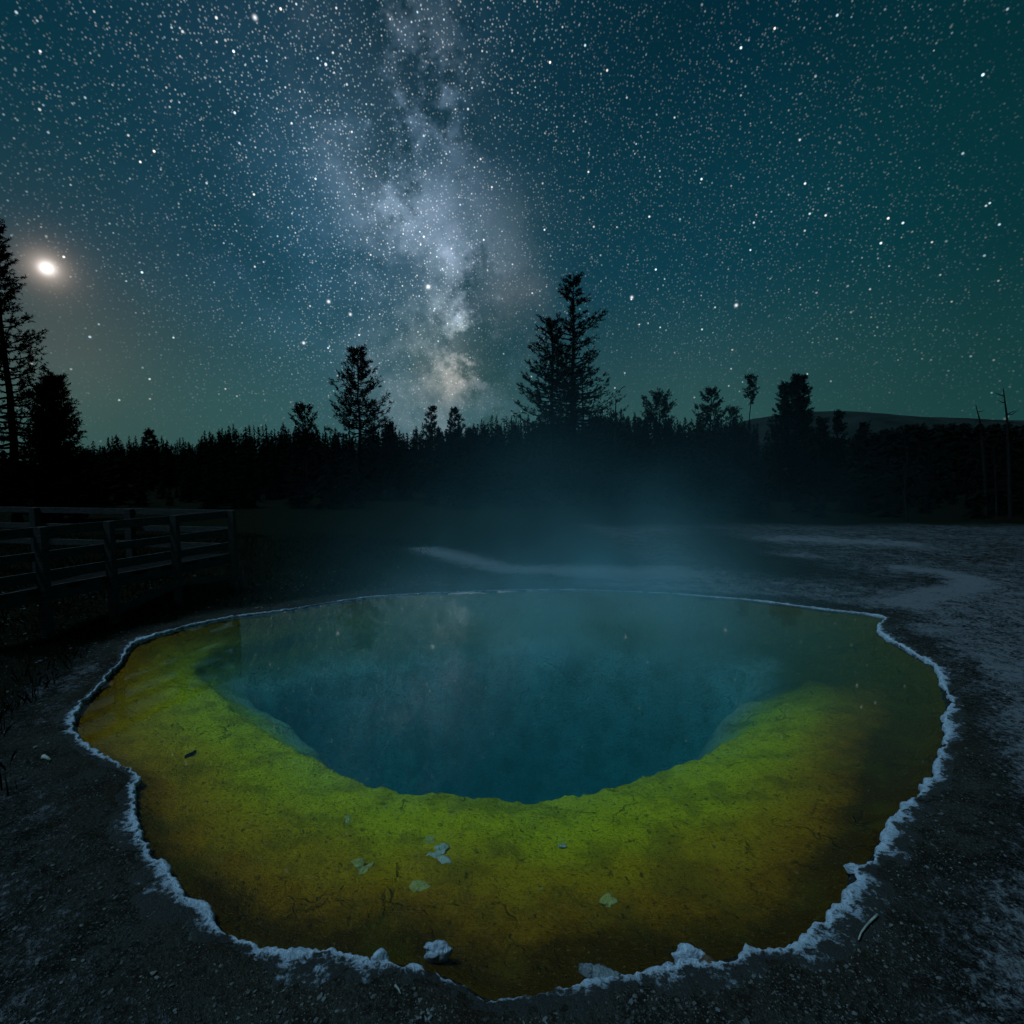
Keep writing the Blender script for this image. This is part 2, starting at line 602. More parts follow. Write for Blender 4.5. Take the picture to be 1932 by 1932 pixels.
def make_water_mat():
    mt, n, out = new_mat('hot_spring_water')
    tcn = n.node('ShaderNodeTexCoord')
    P = tcn.outputs['Object']
    fr = n.node('ShaderNodeFresnel')
    fr.inputs['IOR'].default_value = 1.33
    tr = n.node('ShaderNodeBsdfTransparent')
    gl = n.node('ShaderNodeBsdfGlossy')
    gl.inputs['Roughness'].default_value = 0.03
    mx = n.node('ShaderNodeMixShader')
    n.put(mx.inputs[0], fr.outputs[0])
    n.t.links.new(tr.outputs[0], mx.inputs[1])
    n.t.links.new(gl.outputs[0], mx.inputs[2])
    n.t.links.new(mx.outputs[0], out.inputs['Surface'])
    ab = n.node('ShaderNodeVolumeAbsorption')
    n.put(ab.inputs['Color'], (0.18, 0.80, 0.83))
    ab.inputs['Density'].default_value = 0.50
    sc_ = n.node('ShaderNodeVolumeScatter')
    n.put(sc_.inputs['Color'], (0.15, 0.85, 0.95))
    sc_.inputs['Density'].default_value = 0.048
    ad = n.node('ShaderNodeAddShader')
    n.t.links.new(ab.outputs[0], ad.inputs[0])
    n.t.links.new(sc_.outputs[0], ad.inputs[1])
    n.t.links.new(ad.outputs[0], out.inputs['Volume'])
    return mt


M_BED = make_bed_mat()
M_GROUND = make_ground_mat()
M_CRUST = make_crust_mat()
M_FLAKE = make_crust_mat('sinter_flake', (0.34, 0.31, 0.14), (0.60, 0.60, 0.48))
M_FAINT = make_crust_mat('mat_coated_flake', (0.40, 0.31, 0.04), (0.52, 0.46, 0.16))
M_WASHED = make_crust_mat('washed_sinter', (0.13, 0.15, 0.15), (0.27, 0.30, 0.30))
M_WATER = make_water_mat()
M_WOOD = simple_mat('weathered_wood', (0.026, 0.025, 0.022), (0.064, 0.061, 0.055), 9, 0.85, 0.6, (1, 1, 8))
M_PLANK = simple_mat('dimmed_deck_board', (0.006, 0.006, 0.005), (0.016, 0.015, 0.013), 9, 0.9, 0.5, (1, 1, 8))  # same wood as the railings, with dimmer light put into its colour
M_BARK = simple_mat('pine_bark', (0.005, 0.004, 0.004), (0.012, 0.010, 0.009), 14, 0.95, 0.8, (1, 1, 0.3))
M_DEAD = simple_mat('dead_wood', (0.008, 0.007, 0.006), (0.020, 0.018, 0.016), 14, 0.9, 0.6, (1, 1, 0.3))
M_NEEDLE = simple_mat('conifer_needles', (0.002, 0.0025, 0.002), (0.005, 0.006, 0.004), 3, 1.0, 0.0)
M_GRASS = simple_mat('dark_grass', (0.004, 0.006, 0.002), (0.014, 0.017, 0.006), 2.5, 0.95, 0.0)
M_PEBBLE = simple_mat('obsidian_gravel', (0.022, 0.022, 0.020), (0.13, 0.13, 0.12), 4.0, 0.9, 0.4)
M_TWIG = simple_mat('bleached_twig', (0.16, 0.16, 0.13), (0.34, 0.34, 0.28), 20, 0.9, 0.5)
M_BROWN = simple_mat('brown_stone', (0.05, 0.032, 0.02), (0.12, 0.08, 0.05), 18, 0.9, 0.6)
M_HILL = simple_mat('wooded_hill', (0.008, 0.012, 0.010), (0.020, 0.025, 0.021), 0.05, 0.95, 0.0)

# ------------------------------------------------------------------ pool bed
xs = np.arange(rim0[:, 0].min() - 0.1, rim0[:, 0].max() + 0.1, 0.024)
ys = [rim0[:, 1].min() - 0.1]
while ys[-1] < rim0[:, 1].max() + 0.1:
    ys.append(ys[-1] + 0.016 + 0.0032 * max(0, ys[-1] - 2.0))
ys = np.array(ys)
X, Y = np.meshgrid(xs, ys, indexing='ij')
x, y = X.ravel(), Y.ravel()
a = -rim_sdf(x, y)
b = vent_sdf(x, y) + 0.10 * fbm(x * 2.2, y * 2.2, 3, 5) + 0.025 * fbm(x * 7, y * 7, 2, 8)
s = np.clip(a, 0, None) / np.maximum(np.clip(a, 0, None) + np.clip(b, 0, None), 1e-4)
shelf_z = -(0.035 + 0.09 * sstep(a, 0, 0.25) + 0.335 * np.clip(s, 0, 1) ** 1.25)
vth = np.arctan2(y - vent0[:, 1].mean(), x - vent0[:, 0].mean())
lefty = sstep(np.abs(np.cos(vth)), 0.40, 0.92) * (0.8 - 0.2 * np.cos(vth)) * (1 - sstep(np.sin(vth), 0.0, 0.55))
inn = np.clip(0.22 * lefty - b, 0, None)
gentle = sstep(np.sin(vth) + 0.55 * lefty, -0.90, 0.05) * (0.80 + 0.20 * np.clip(np.cos(vth - math.radians(40)), 0, 1))      # the far right wall slopes, the near wall drops sheer
lround = 0.40 + 0.75 * lefty
drop = 2.4 * (1 - gentle) ** 2 + 0.10 * gentle
wall = drop * (1 - np.exp(-inn / 0.24)) * sstep(inn, 0, 0.10) + (1.6 - 0.50 * gentle) * (inn - lround * gentle * (1 - np.exp(-inn / lround))) + 2.2 * np.clip(inn - 0.6, 0, None) ** 1.5
wall = wall + inn.clip(0, 0.6) * (0.7 * fbm(x * 1.1, y * 1.1, 3, 63) + 0.05 * fbm(x * 4, y * 4, 2, 64))
z = np.where(a < 0, -0.035 + a * 0.8, shelf_z) - wall
rough = fbm(x * 5, y * 5, 4, 21) * 0.075 + fbm(x * 17, y * 17, 3, 31) * 0.042
z = z + rough * sstep(a, 0.02, 0.4) * (1 - sstep(inn, 0.15, 0.7))
ledge = fbm(x * 1.6, y * 4.5, 3, 44)
z = z + 0.13 * ledge * sstep(s, 0.55, 1.0) * (inn <= 0)
band = np.where(inn > 0, 1.0 + np.clip(inn, 0, 2), s)
# the outer, cooler orange-brown mat is wider along the right-hand and nearest shore
side = sstep(x, 1.6, 4.4) * 0.28 + sstep(4.0 - y, 0.0, 1.4) * 0.10 - sstep(-x, 1.0, 3.5) * 0.12
band = np.where(inn > 0, band, band - side * (1 - sstep(s, 0.45, 1.0)))
olive = np.clip(sstep(y + 0.9 * fbm(x * 0.8, y * 0.8, 3, 15), 5.6, 8.2) * 0.9 + 0.75 * sstep(x, 2.6, 4.6) * sstep(y, 3.5, 5.5), 0, 1)  # far part paints in a veil of steam and reflection, right part is browner mat
nx, ny = len(xs), len(ys)
idx = np.arange(nx * ny).reshape(nx, ny)
keep = (a.reshape(nx, ny) > -0.06)
kf = keep[:-1, :-1] & keep[1:, :-1] & keep[1:, 1:] & keep[:-1, 1:]
F = np.stack([idx[:-1, :-1][kf], idx[1:, :-1][kf], idx[1:, 1:][kf], idx[:-1, 1:][kf]], 1)
used = np.unique(F)
remap = np.full(nx * ny, -1)
remap[used] = np.arange(len(used))
bed = mesh_np('pool_bed', np.stack([x, y, z], 1)[used], remap[F], [M_BED], attrs={'shelf': band[used], 'olive': olive[used]})
tag(bed, kind='structure')


def bed_z(px_, py_):
    q = np.array([px_]), np.array([py_])
    aa = -rim_sdf(*q)
    bb = np.clip(vent_sdf(*q), 0, None)
    ss_ = np.clip(aa, 0, None) / (np.clip(aa, 0, None) + bb + 1e-4)
    return float(-(0.035 + 0.09 * sstep(aa, 0, 0.25) + 0.335 * ss_ ** 1.25)[0])


# ------------------------------------------------------------------ water
wl = smooth_loop(rim0, 1)
tan = np.roll(wl, -1, 0) - np.roll(wl, 1, 0)
nor = np.stack([tan[:, 1], -tan[:, 0]], 1)
nor /= np.linalg.norm(nor, axis=1)[:, None]
ctr = vent0.mean(0)
test = poly_sdf((wl + nor * 0.05)[:1], rim0)[0]
if test < 0:
    nor = -nor
wl = wl + nor * 0.03
NW = len(wl)
wv = np.vstack([np.column_stack([wl, np.zeros(NW)]), np.column_stack([wl, np.full(NW, -30.0)])])
wf = [list(range(NW)), list(range(2 * NW - 1, NW - 1, -1))]
wf += [[i, NW + i, NW + (i + 1) % NW, (i + 1) % NW] for i in range(NW)]
water = mesh_np('pool_water', wv, wf, [M_WATER], smooth=False)
tag(water, kind='structure')
import bmesh
bm = bmesh.new()
bm.from_mesh(water.data)
bmesh.ops.recalc_face_normals(bm, faces=bm.faces)
bmesh.ops.triangulate(bm, faces=bm.faces)
bm.to_mesh(water.data)
bm.free()

# ------------------------------------------------------------------ ground sheet
fine = np.radians(np.linspace(-62, 62, 560))
coarse = np.radians(np.linspace(62, 298, 60))[1:-1]
ang = np.concatenate([fine, coarse])
rad = [0.0, 0.5, 1.0, 1.4]
while rad[-1] < 2500:
    rad.append(rad[-1] * (1.0075 if rad[-1] < 30 else 1.03))
rad = np.array(rad)
A, R = np.meshgrid(ang, rad, indexing='ij')
x, y = (R * np.sin(A)).ravel(), (R * np.cos(A)).ravel()
sd_ = rim_sdf(x, y)
P2 = np.stack([x, y], 1)
z = np.where(sd_ > 0, 0.012 + 0.03 * sstep(sd_, 0, 0.10), 0.012 + sd_ * 1.6)
near = sstep(sd_, 0.02, 0.5)
z = z + near * (fbm(x * 0.6, y * 0.6, 3, 3) * 0.10 + fbm(x * 3, y * 3, 4, 13) * 0.045 + fbm(x * 14, y * 14, 3, 23) * 0.030)
far = sstep(R.ravel(), 20, 120)
z = z * (1 - far)
# the bank left of the pool lifts a little toward the platform, the forest floor rises gently
z = z + 0.18 * sstep(-x, 4.2, 7.0) * sstep(sd_, 0.25, 1.5) * (1 - sstep(y, 14, 22)) * sstep(y, 2, 5)

pale = 0.36 + 0.42 * sstep(x, 0.9, 2.8) - 0.05 * sstep(-x, 1.5, 4) - 0.26 * np.exp(-((x - 0.2) / 1.3) ** 2) * (1 - sstep(y, 2.4, 3.2))
pale = pale * (1 - 0.30 * sstep(y, 8, 15))
pale = pale * (0.30 + 0.70 * sstep(sd_ + 0.5 * fbm(x * 1.3, y * 1.3, 3, 41), 0.15, 0.75))
pale += 0.55 * np.exp(-((sd_ - 0.25) / 0.3) ** 2) * sstep(x, -0.2, 3.0) * sstep(y, 9.0, 10.5)


def gp(pts):
    return np.array([ground_at(*p)[:2] for p in pts])


def brush(pts, width, amt):
    d = line_dist(P2, gp(pts))
    return amt * np.exp(-(d / width) ** 2)


pale += brush([(1690, 1210), (1850, 1290), (1900, 1420)], 0.9, 0.15)
pale -= brush([(1720, 1330), (1800, 1420), (1760, 1560)], 0.35, 0.45)
pale -= brush([(1330, 1020), (1400, 1050), (1480, 1075)], 1.1, 0.6)
pale += brush([(1460, 1018), (1540, 1020), (1700, 1030)], 0.9, 0.45)
pale += brush([(1440, 1047), (1500, 1050)], 0.5, 0.5)
pale += brush([(1700, 1140), (1810, 1118), (1835, 1100), (1780, 1085), (1700, 1075)], 0.35, 0.55)
pale -= brush([(1640, 1105), (1740, 1098)], 0.5, 0.35)
pale += brush([(800, 1038), (870, 1055), (950, 1075), (1100, 1080), (1250, 1082)], 0.75, 1.0)
pale -= brush([(760, 1085), (900, 1092)], 0.7, 0.4)
pale += brush([(95, 1305), (130, 1285), (170, 1265)], 0.25, 0.45)
pale += brush([(70, 1370), (100, 1345)], 0.2, 0.3)
pale -= brush([(1100, 1925), (700, 1900), (450, 1820)], 0.30, 0.15)
rr = R.ravel()
green = sstep(-x, 1.9, 3.4) * sstep(y, 4.6, 6.6) * sstep(sd_, 0.15, 0.7)
green = np.maximum(green, sstep(-x, 3.6, 5.0) * sstep(y, 1.0, 3.0) * 0.85 * sstep(sd_, 0.2, 0.9))
green = np.maximum(green, brush([(1330, 1000), (1370, 1040), (1460, 1075)], 1.4, 0.75))
green = np.maximum(green, sstep(y + 1.3 * fbm(x * 0.5, y * 0.5, 3, 71), 21.0, 23.5))
path = brush([(800, 1038), (870, 1055), (950, 1075), (1100, 1080), (1250, 1082)], 0.7, 1.0)
green = np.maximum(green, sstep(y + 0.8 * fbm(x * 0.9, y * 0.9, 3, 72), 10.6, 12.4) * sstep(-x, -4.2, -2.6))
green = green * (1 - np.clip(path, 0, 1))
damp = np.exp(-(sd_ / 0.45) ** 2)
pale = np.clip(pale, 0, 1.2)
# rotate the attributes into the mesh
na, nr = len(ang), len(rad)
idx = np.arange(na * nr).reshape(na, nr)
i0, i1 = idx, np.roll(idx, -1, 0)
keep = (sd_ > -0.05).reshape(na, nr)
k1 = np.roll(keep, -1, 0)
kf = keep[:, :-1] & keep[:, 1:] & k1[:, :-1] & k1[:, 1:]
F = np.stack([i0[:, :-1][kf], i0[:, 1:][kf], i1[:, 1:][kf], i1[:, :-1][kf]], 1)
used = np.unique(F)
remap = np.full(na * nr, -1)
remap[used] = np.arange(len(used))
gx, gy, gz = x, y, z
ground = mesh_np('ground', np.stack([x, y, z], 1)[used], remap[F], [M_GROUND],
                 attrs={'pale': pale[used], 'green': np.clip(green, 0, 1)[used], 'damp': damp[used]})
tag(ground, kind='structure')

from mathutils.bvhtree import BVHTree
_g = ground.data
_near = [p for p in range(len(_g.polygons))]
BVH = BVHTree.FromPolygons([v_.co[:] for v_ in _g.vertices], [p.vertices[:] for p in _g.polygons])


def gz_at(x_, y_):
    h = BVH.ray_cast(Vector((x_, y_, 20)), Vector((0, 0, -1)))
    return h[0].z if h[0] is not None else 0.0


# ------------------------------------------------------------------ mineral crust along the shore
rf = resample(rim0, 0.012)
rf = smooth_loop(rf, 2)
n_ = len(rf)
tan = np.roll(rf, -1, 0) - np.roll(rf, 1, 0)
nor = np.stack([tan[:, 1], -tan[:, 0]], 1)
nor /= np.linalg.norm(nor, axis=1)[:, None]
if rim_sdf((rf + nor * 0.08)[:, 0], (rf + nor * 0.08)[:, 1]).mean() < 0:
    nor = -nor
for _ in range(6):
    nor = 0.25 * np.roll(nor, 1, 0) + 0.5 * nor + 0.25 * np.roll(nor, -1, 0)
arc = np.arange(n_) * 0.012
rx, ry = rf[:, 0], rf[:, 1]
wid = 0.010 + 0.085 * np.clip(fbm(rx * 1.7, ry * 1.7, 4, 51, 0.6) + 0.45, 0, 1) ** 1.7 + 0.030 * sstep(3.6 - ry, 0, 1.0) + 0.026 * sstep(rx, 1.0, 3.0) * sstep(6.5 - ry, 0, 3.5)
wid += 0.10 * np.clip(fbm(rx * 2.1 + 9, ry * 2.1, 3, 61), 0, 1)
hgt = 0.012 + 0.022 * np.clip(fbm(rx * 2.3, ry * 2.3, 4, 77) + 0.5, 0, 1)


def pgauss(px, py, w_):
    q = ground_at(px, py)[:2]
    return np.exp(-((rx - q[0]) ** 2 + (ry - q[1]) ** 2) / w_ ** 2)


# low, water-washed gap at the nearest shore where the spring spills out
gap = np.clip(pgauss(990, 1890, 0.17) + pgauss(910, 1885, 0.12), 0, 1)
apron = np.clip(pgauss(1090, 1868, 0.17) + pgauss(1040, 1884, 0.12) + pgauss(1150, 1848, 0.10), 0, 1)
wid = wid * (1 - 0.45 * gap) + 0.035 * apron
hgt = hgt * (1 - 0.8 * gap) * (1 - 0.65 * apron)
wid *= 1 - 0.6 * sstep(ry, 7.6, 9.2)
hgt *= 1 - 0.65 * sstep(ry, 7.6, 9.2)
brk = sstep(fbm(rx * 3.7 + 3, ry * 3.7, 3, 57), -0.17, -0.06)          # thin, broken stretches
wid = np.maximum(wid * (0.45 + 0.55 * brk), 0.022 * (1 - 0.5 * sstep(ry, 7.6, 9.2)))
hgt = np.maximum(hgt * (0.50 + 0.50 * brk), 0.016 * (1 - 0.7 * gap) * (1 - 0.6 * sstep(ry, 7.6, 9.2)))
scal = 0.075 * fbm(rx * 13, ry * 13, 4, 81, 0.75) + 0.05 * np.abs(fbm(rx * 7, ry * 7, 2, 83)) + 0.06 * fbm(rx * 3.2, ry * 3.2, 2, 85)
scal *= 1 - 0.6 * sstep(ry, 7.5, 9.5)
prof_u = np.array([-0.42, -0.40, -0.30, -0.12, 0.06, 0.25, 0.45, 0.68, 0.95, 1.4, 2.0, 2.8])
prof_h = np.array([-1.60, -0.10, 0.62, 0.95, 1.00, 0.92, 0.72, 0.46, 0.28, 0.20, 0.14, -0.50])
V, O = [], []
for j in range(len(prof_u)):
    off = prof_u[j] * (np.minimum(wid, 0.075) if prof_u[j] < 0 else wid) + scal * (1.0 if j < 3 else max(0.0, 1.0 - 0.12 * (j - 2)))
    qx, qy = rx + nor[:, 0] * off, ry + nor[:, 1] * off
    zz = prof_h[j] * hgt + 0.012
    if prof_h[j] > 0:
        zz = zz + 0.018 * fbm(qx * 22, qy * 22, 3, 91) + 0.016 * fbm(qx * 48, qy * 48, 2, 95)
    base_g = 0.03 * sstep(np.maximum(off, 0), 0, 0.10)
    V.append(np.stack([qx, qy, zz + base_g * (j >= 5)], 1))
    O.append(np.full(n_, j / (len(prof_u) - 1)) + 0.40 * gap + 0.16 * apron + 0.42 * sstep(ry, 8.9, 9.7) * sstep(rx, -2.8, -1.2) * (1 - sstep(rx, 2.6, 4.2)))  # veil of steam painted on the far middle stretch as soil colour
V, O = np.stack(V, 0), np.stack(O, 0)
K = len(prof_u)
idx = np.arange(K * n_).reshape(K, n_)
nxt = np.roll(idx, -1, 1)
F = np.stack([idx[:-1].ravel(), nxt[:-1].ravel(), nxt[1:].ravel(), idx[1:].ravel()], 1)
crust = mesh_np('mineral_crust', V.reshape(-1, 3), F, [M_CRUST], attrs={'outer': O.ravel()})
tag(crust, 'knobbly pale blue-white mineral crust edging the whole pool', 'mineral crust')


# ------------------------------------------------------------------ stones and flakes
def icosphere(sub=3):
    bm = bmesh.new()
    bmesh.ops.create_icosphere(bm, subdivisions=sub, radius=1.0)
    v_ = np.array([v.co[:] for v in bm.verts])
    f_ = np.array([[v.index for v in f.verts] for f in bm.faces])
    bm.free()
    return v_, f_


ICO2, ICO3, ICO1 = icosphere(2), icosphere(4), icosphere(1)


def stone(name, loc, size, mat, label, seed, cat='stone', rot=0.0, ang=0.35, group=None, flat=0.0):
    v_, f_ = ICO3
    r = 1 + ang * fbm(v_[:, 0] * 1.3 + seed * 3.1, v_[:, 1] * 1.3 + v_[:, 2] * 1.7, 3, seed) * 2
    r += 0.22 * fbm(v_[:, 0] * 5 + seed, v_[:, 1] * 5 + v_[:, 2] * 6.1, 3, seed + 5)
    q = v_ * r[:, None]
    rs = np.random.default_rng(seed)
    for _ in range(5):                           # a few broken facets
        nn = rs.normal(size=3)
        nn /= np.linalg.norm(nn)
        lim = rs.uniform(0.72, 1.0)
        d = q @ nn
        q = q - np.outer(np.clip(d - lim, 0, None) * 0.85, nn)
    q = q * np.array(size)
    c_, s_ = math.cos(rot), math.sin(rot)
    q = np.stack([q[:, 0] * c_ - q[:, 1] * s_, q[:, 0] * s_ + q[:, 1] * c_, q[:, 2]], 1)
    o = mesh_np(name, q, f_, [mat], attrs={'outer': np.zeros(len(q))})
    o.location = tuple(loc)
    tag(o, label, cat, group)
    return o


def on_bed(px, py, zoff=0.0):
    g = ground_at(px, py)
    z_ = bed_z(g[0], g[1])
    for _ in range(4):
        g = ground_at(px, py, z_)
        z_ = bed_z(g[0], g[1])
    return (g[0], g[1], z_ + zoff)


p = ground_at(825, 1778)
stone('crusted_stone', (p[0], p[1], -0.045), (0.074, 0.042, 0.056), M_CRUST, 'lumpy white crusted stone standing out of the shallow water near the front', 3, 'stone', 0.1, 0.5)
p = ground_at(1300, 1802)
stone('angular_stone', (p[0], p[1], -0.02), (0.075, 0.045, 0.065), M_CRUST, 'angular white stone in the shallows beside a small brown stone', 12, 'stone', -0.25, 0.55)
p = ground_at(1336, 1820)
stone('brown_stone', (p[0], p[1], 0.01), (0.045, 0.035, 0.03), M_BROWN, 'small brown stone lodged between angular white stone and pool rim', 15, 'stone')
p = ground_at(1258, 1823)
stone('stone_chip', (p[0], p[1], 0.0), (0.032, 0.018, 0.018), M_CRUST, 'tiny white chip in the water just off the near rim', 19, 'stone', 0.4)
p = ground_at(719, 1822)
stone('rim_knob_stone', (p[0], p[1], 0.02), (0.045, 0.035, 0.045), M_CRUST, 'pointed white knob sitting on the near left rim', 23, 'stone', 0.2, 0.5)
p = ground_at(1552, 1750)
stone('stone_chip', (p[0], p[1], -0.005), (0.024, 0.018, 0.014), M_CRUST, 'lone white pebble in the water beside the broad near right rim', 27, 'stone')
p = ground_at(1608, 1644)
stone('rim_knob_stone', (p[0], p[1], 0.015), (0.05, 0.03, 0.03), M_CRUST, 'white knob jutting into the water from the right rim', 29, 'stone')
fl_i = 40
for px, py, sx, sy, lab in (
        (813, 1588, 0.055, 0.040, 'small bright white flake on the yellow shelf, topmost of the flake cluster'),
        (826, 1606, 0.075, 0.060, 'pale flake in the middle of the flake cluster on the yellow shelf'),
        (818, 1622, 0.105, 0.050, 'widest pale flake at the foot of the flake cluster on the yellow shelf'),
        (672, 1630, 0.060, 0.055, 'faint pale flake sunk on the yellow-green shelf left of the cluster'),
        (690, 1640, 0.055, 0.035, 'faint narrow flake touching the sunken one left of the cluster'),
        (796, 1672, 0.060, 0.040, 'dull pale flake below the flake cluster beside the dark crack'),
        (1030, 1688, 0.055, 0.035, 'dull grey-green flake on the orange shelf right of the cracks'),
        (1149, 1698, 0.042, 0.040, 'small round grey flake farthest right on the orange shelf'),
        (1061, 1596, 0.030, 0.018, 'tiny bright flake right of the cluster on the green shelf'),
        (655, 1545, 0.060, 0.030, 'faint pale flake near the left edge of the blue vent')):
    fl_i += 3
    p = on_bed(px, py, 0.000 if 'cluster on' in lab else -0.005)
    o = stone('mineral_flake', p, (sx * 1.1, sy * 1.1, 0.016), M_FLAKE if 'cluster on' in lab or 'tiny' in lab else M_FAINT, lab, fl_i, 'mineral flake', fl_i * 0.7, 0.75, 'flakes on the pool shelf')

# the pale finger of sinter reaching into the water at the gap
fp = [ground_at(*q)[:2] for q in ((1165, 1850), (1140, 1834), (1118, 1826), (1092, 1820))]
V, F = [], []
ks = 60
for i in range(ks):
    t = i / (ks - 1) * 3
    k = min(int(t), 2)
    c = fp[k] * (1 - (t - k)) + fp[k + 1] * (t - k)
    d = fp[k + 1] - fp[k]
    d = d / np.linalg.norm(d)
    nn = np.array((-d[1], d[0]))
    wd = (0.050 - 0.011 * t) * (0.8 + 0.9 * float(fbm(np.array([i * 0.21]), np.array([3.0]), 3, 4)[0] + 0.3))
    wd *= math.sqrt(max(0.0, 1 - (t / 3.0) ** 4)) + 0.02
    for j in range(7):
        u = (j - 3) / 3.0
        zz = 0.014 * (1 - u * u) - 0.006 + (0.010 * float(fbm(np.array([i * 0.33]), np.array([j * 0.8]), 2, 6)[0]) if abs(u) < 1 else -0.03)
        V.append((*(c + nn * u * wd), zz))
for i in range(ks - 1):
    for j in range(6):
        F.append((i * 7 + j, i * 7 + j + 1, i * 7 + 8 + j, i * 7 + 7 + j))
o = mesh_np('mineral_spit', V, np.array(F), [M_WASHED], attrs={'outer': np.full(len(V), 0.25)})
tag(o, 'thin pale grey mineral finger reaching into the water at the rim gap', 'mineral spit')


def tube(pts, radii, sides=6):
    pts = np.asarray(pts, float)
    V, F = [], []
    for i, p_ in enumerate(pts):
        d = pts[min(i + 1, len(pts) - 1)] - pts[max(i - 1, 0)]
        d = d / (np.linalg.norm(d) + 1e-9)
        up = np.array((0, 0, 1.0)) if abs(d[2]) < 0.9 else np.array((1.0, 0, 0))
        e1 = np.cross(d, up)
        e1 /= np.linalg.norm(e1)
        e2 = np.cross(d, e1)
        for k in range(sides):
            a_ = 2 * math.pi * k / sides
            V.append(p_ + (e1 * math.cos(a_) + e2 * math.sin(a_)) * radii[i])
    for i in range(len(pts) - 1):
        for k in range(sides):
            k2 = (k + 1) % sides
            F.append((i * sides + k, i * sides + k2, (i + 1) * sides + k2, (i + 1) * sides + k))
    return V, F


def twig(name, pxs, r, mat, label, lift=0.012, cat='twig', bed_=False):
    pts = []
    for px, py in pxs:
        if bed_:
            pts.append(on_bed(px, py, lift))
        else:
            g = ground_at(px, py, 0.03)
            pts.append((g[0], g[1], gz_at(g[0], g[1]) + lift))
    rs_ = [r * (1 - 0.55 * i / (len(pts) - 1)) for i in range(len(pts))]
    V, F = tube(pts, rs_, 6)
    F = [tuple(f) for f in F] + [tuple(range(5, -1, -1)), tuple(range(len(V) - 6, len(V)))]
    o = mesh_np(name, V, F, [mat], smooth=True)
    tag(o, label, cat)
    return o


twig('bleached_twig', [(1655, 1735), (1643, 1746), (1633, 1757), (1624, 1770), (1619, 1783)], 0.007, M_TWIG, 'bent bleached twig lying on dark gravel by the near right rim', 0.02)
twig('bleached_twig', [(82, 1430), (88, 1432), (95, 1436)], 0.020, M_TWIG, 'short pale stick on the dark bank left of the pool')
twig('bleached_twig', [(746, 1868), (752, 1876), (756, 1885)], 0.006, M_TWIG, 'slender pale twig on the gravel below the near left rim')
twig('sunken_twig', [(352, 1430), (360, 1425), (369, 1419)], 0.022, M_BARK, 'short dark twig sunk on the olive shelf at left', 0.01, 'twig', True)

# ------------------------------------------------------------------ gravel and grass (uncountable)
v_, f_ = ICO1
NP = 20000
th = RNG.uniform(math.radians(-58), math.radians(58), NP * 3)
rr_ = 1.7 * np.exp(RNG.uniform(0, 1, NP * 3) * math.log(13 / 1.7))
qx, qy = rr_ * np.sin(th), rr_ * np.cos(th)
sdp = rim_sdf(qx, qy)
dens = fbm(qx * 1.1, qy * 1.1, 3, 101) + 0.45
ok = (sdp > 0.10) & (RNG.uniform(0, 1, NP * 3) < dens * 1.2) & (qy > 0.8)
qx, qy = qx[ok][:NP], qy[ok][:NP]
NP = len(qx)
V = np.empty((NP, len(v_), 3))
for i in range(NP):
    sz = (0.0030 + 0.008 * RNG.random() ** 6) * (0.70 + 0.10 * math.hypot(qx[i], qy[i]))
    sc3 = sz * RNG.uniform(0.6, 1.4, 3) * np.array((1.1, 1.1, 0.7))
    q = v_ * (1 + 0.25 * RNG.normal(size=(len(v_), 1)).clip(-1, 1)) * sc3
    a_ = RNG.uniform(0, 6.28)
    c_, s_ = math.cos(a_), math.sin(a_)
    V[i, :, 0] = q[:, 0] * c_ - q[:, 1] * s_ + qx[i]
    V[i, :, 1] = q[:, 0] * s_ + q[:, 1] * c_ + qy[i]
    V[i, :, 2] = q[:, 2] + gz_at(qx[i], qy[i]) + sz * 0.3
F = (f_[None] + (np.arange(NP) * len(v_))[:, None, None]).reshape(-1, 3)
o = mesh_np('gravel', V.reshape(-1, 3), F, [M_PEBBLE], smooth=False)
tag(o, 'fine dark gravel scattered round the pool', 'gravel', kind='stuff')

NT_ = 15000
qx = RNG.uniform(-16, -1.5, NT_ * 3)
qy = RNG.uniform(1.5, 18, NT_ * 3)
sdp = rim_sdf(qx, qy)
gmask = np.maximum(sstep(-qx, 1.9, 3.4) * sstep(qy, 4.6, 6.6), sstep(-qx, 3.4, 4.8) * sstep(qy, 1.4, 3.2))
ok = (sdp > 0.45) & (RNG.uniform(0, 1, NT_ * 3) < gmask * (0.55 + fbm(qx * 0.9, qy * 0.9, 3, 111) * 1.2)) & (np.abs(qx) < qy * 1.25 + 0.5)
qx, qy = qx[ok][:NT_], qy[ok][:NT_]
V, F = [], []
for i in range(len(qx)):
    g = gz_at(qx[i], qy[i])
    hgt_ = RNG.uniform(0.05, 0.17)
    a_ = RNG.uniform(0, 6.28)
    ln_ = RNG.uniform(0.0, 0.10)
    w_ = RNG.uniform(0.004, 0.009)
    dxx, dyy = math.cos(a_), math.sin(a_)
    k = len(V)
    V += [(qx[i] - dyy * w_, qy[i] + dxx * w_, g - 0.01), (qx[i] + dyy * w_, qy[i] - dxx * w_, g - 0.01),
          (qx[i] + dxx * ln_ * 0.4 + dyy * w_ * 0.7, qy[i] + dyy * ln_ * 0.4 - dxx * w_ * 0.7, g + hgt_ * 0.65), (qx[i] + dxx * ln_, qy[i] + dyy * ln_, g + hgt_)]
    F += [(k, k + 1, k + 2), (k, k + 2, k + 3)]
o = mesh_np('grass', V, np.array(F), [M_GRASS], smooth=False)
tag(o, 'dark short grass on the bank by the wooden platform', 'grass', kind='stuff')


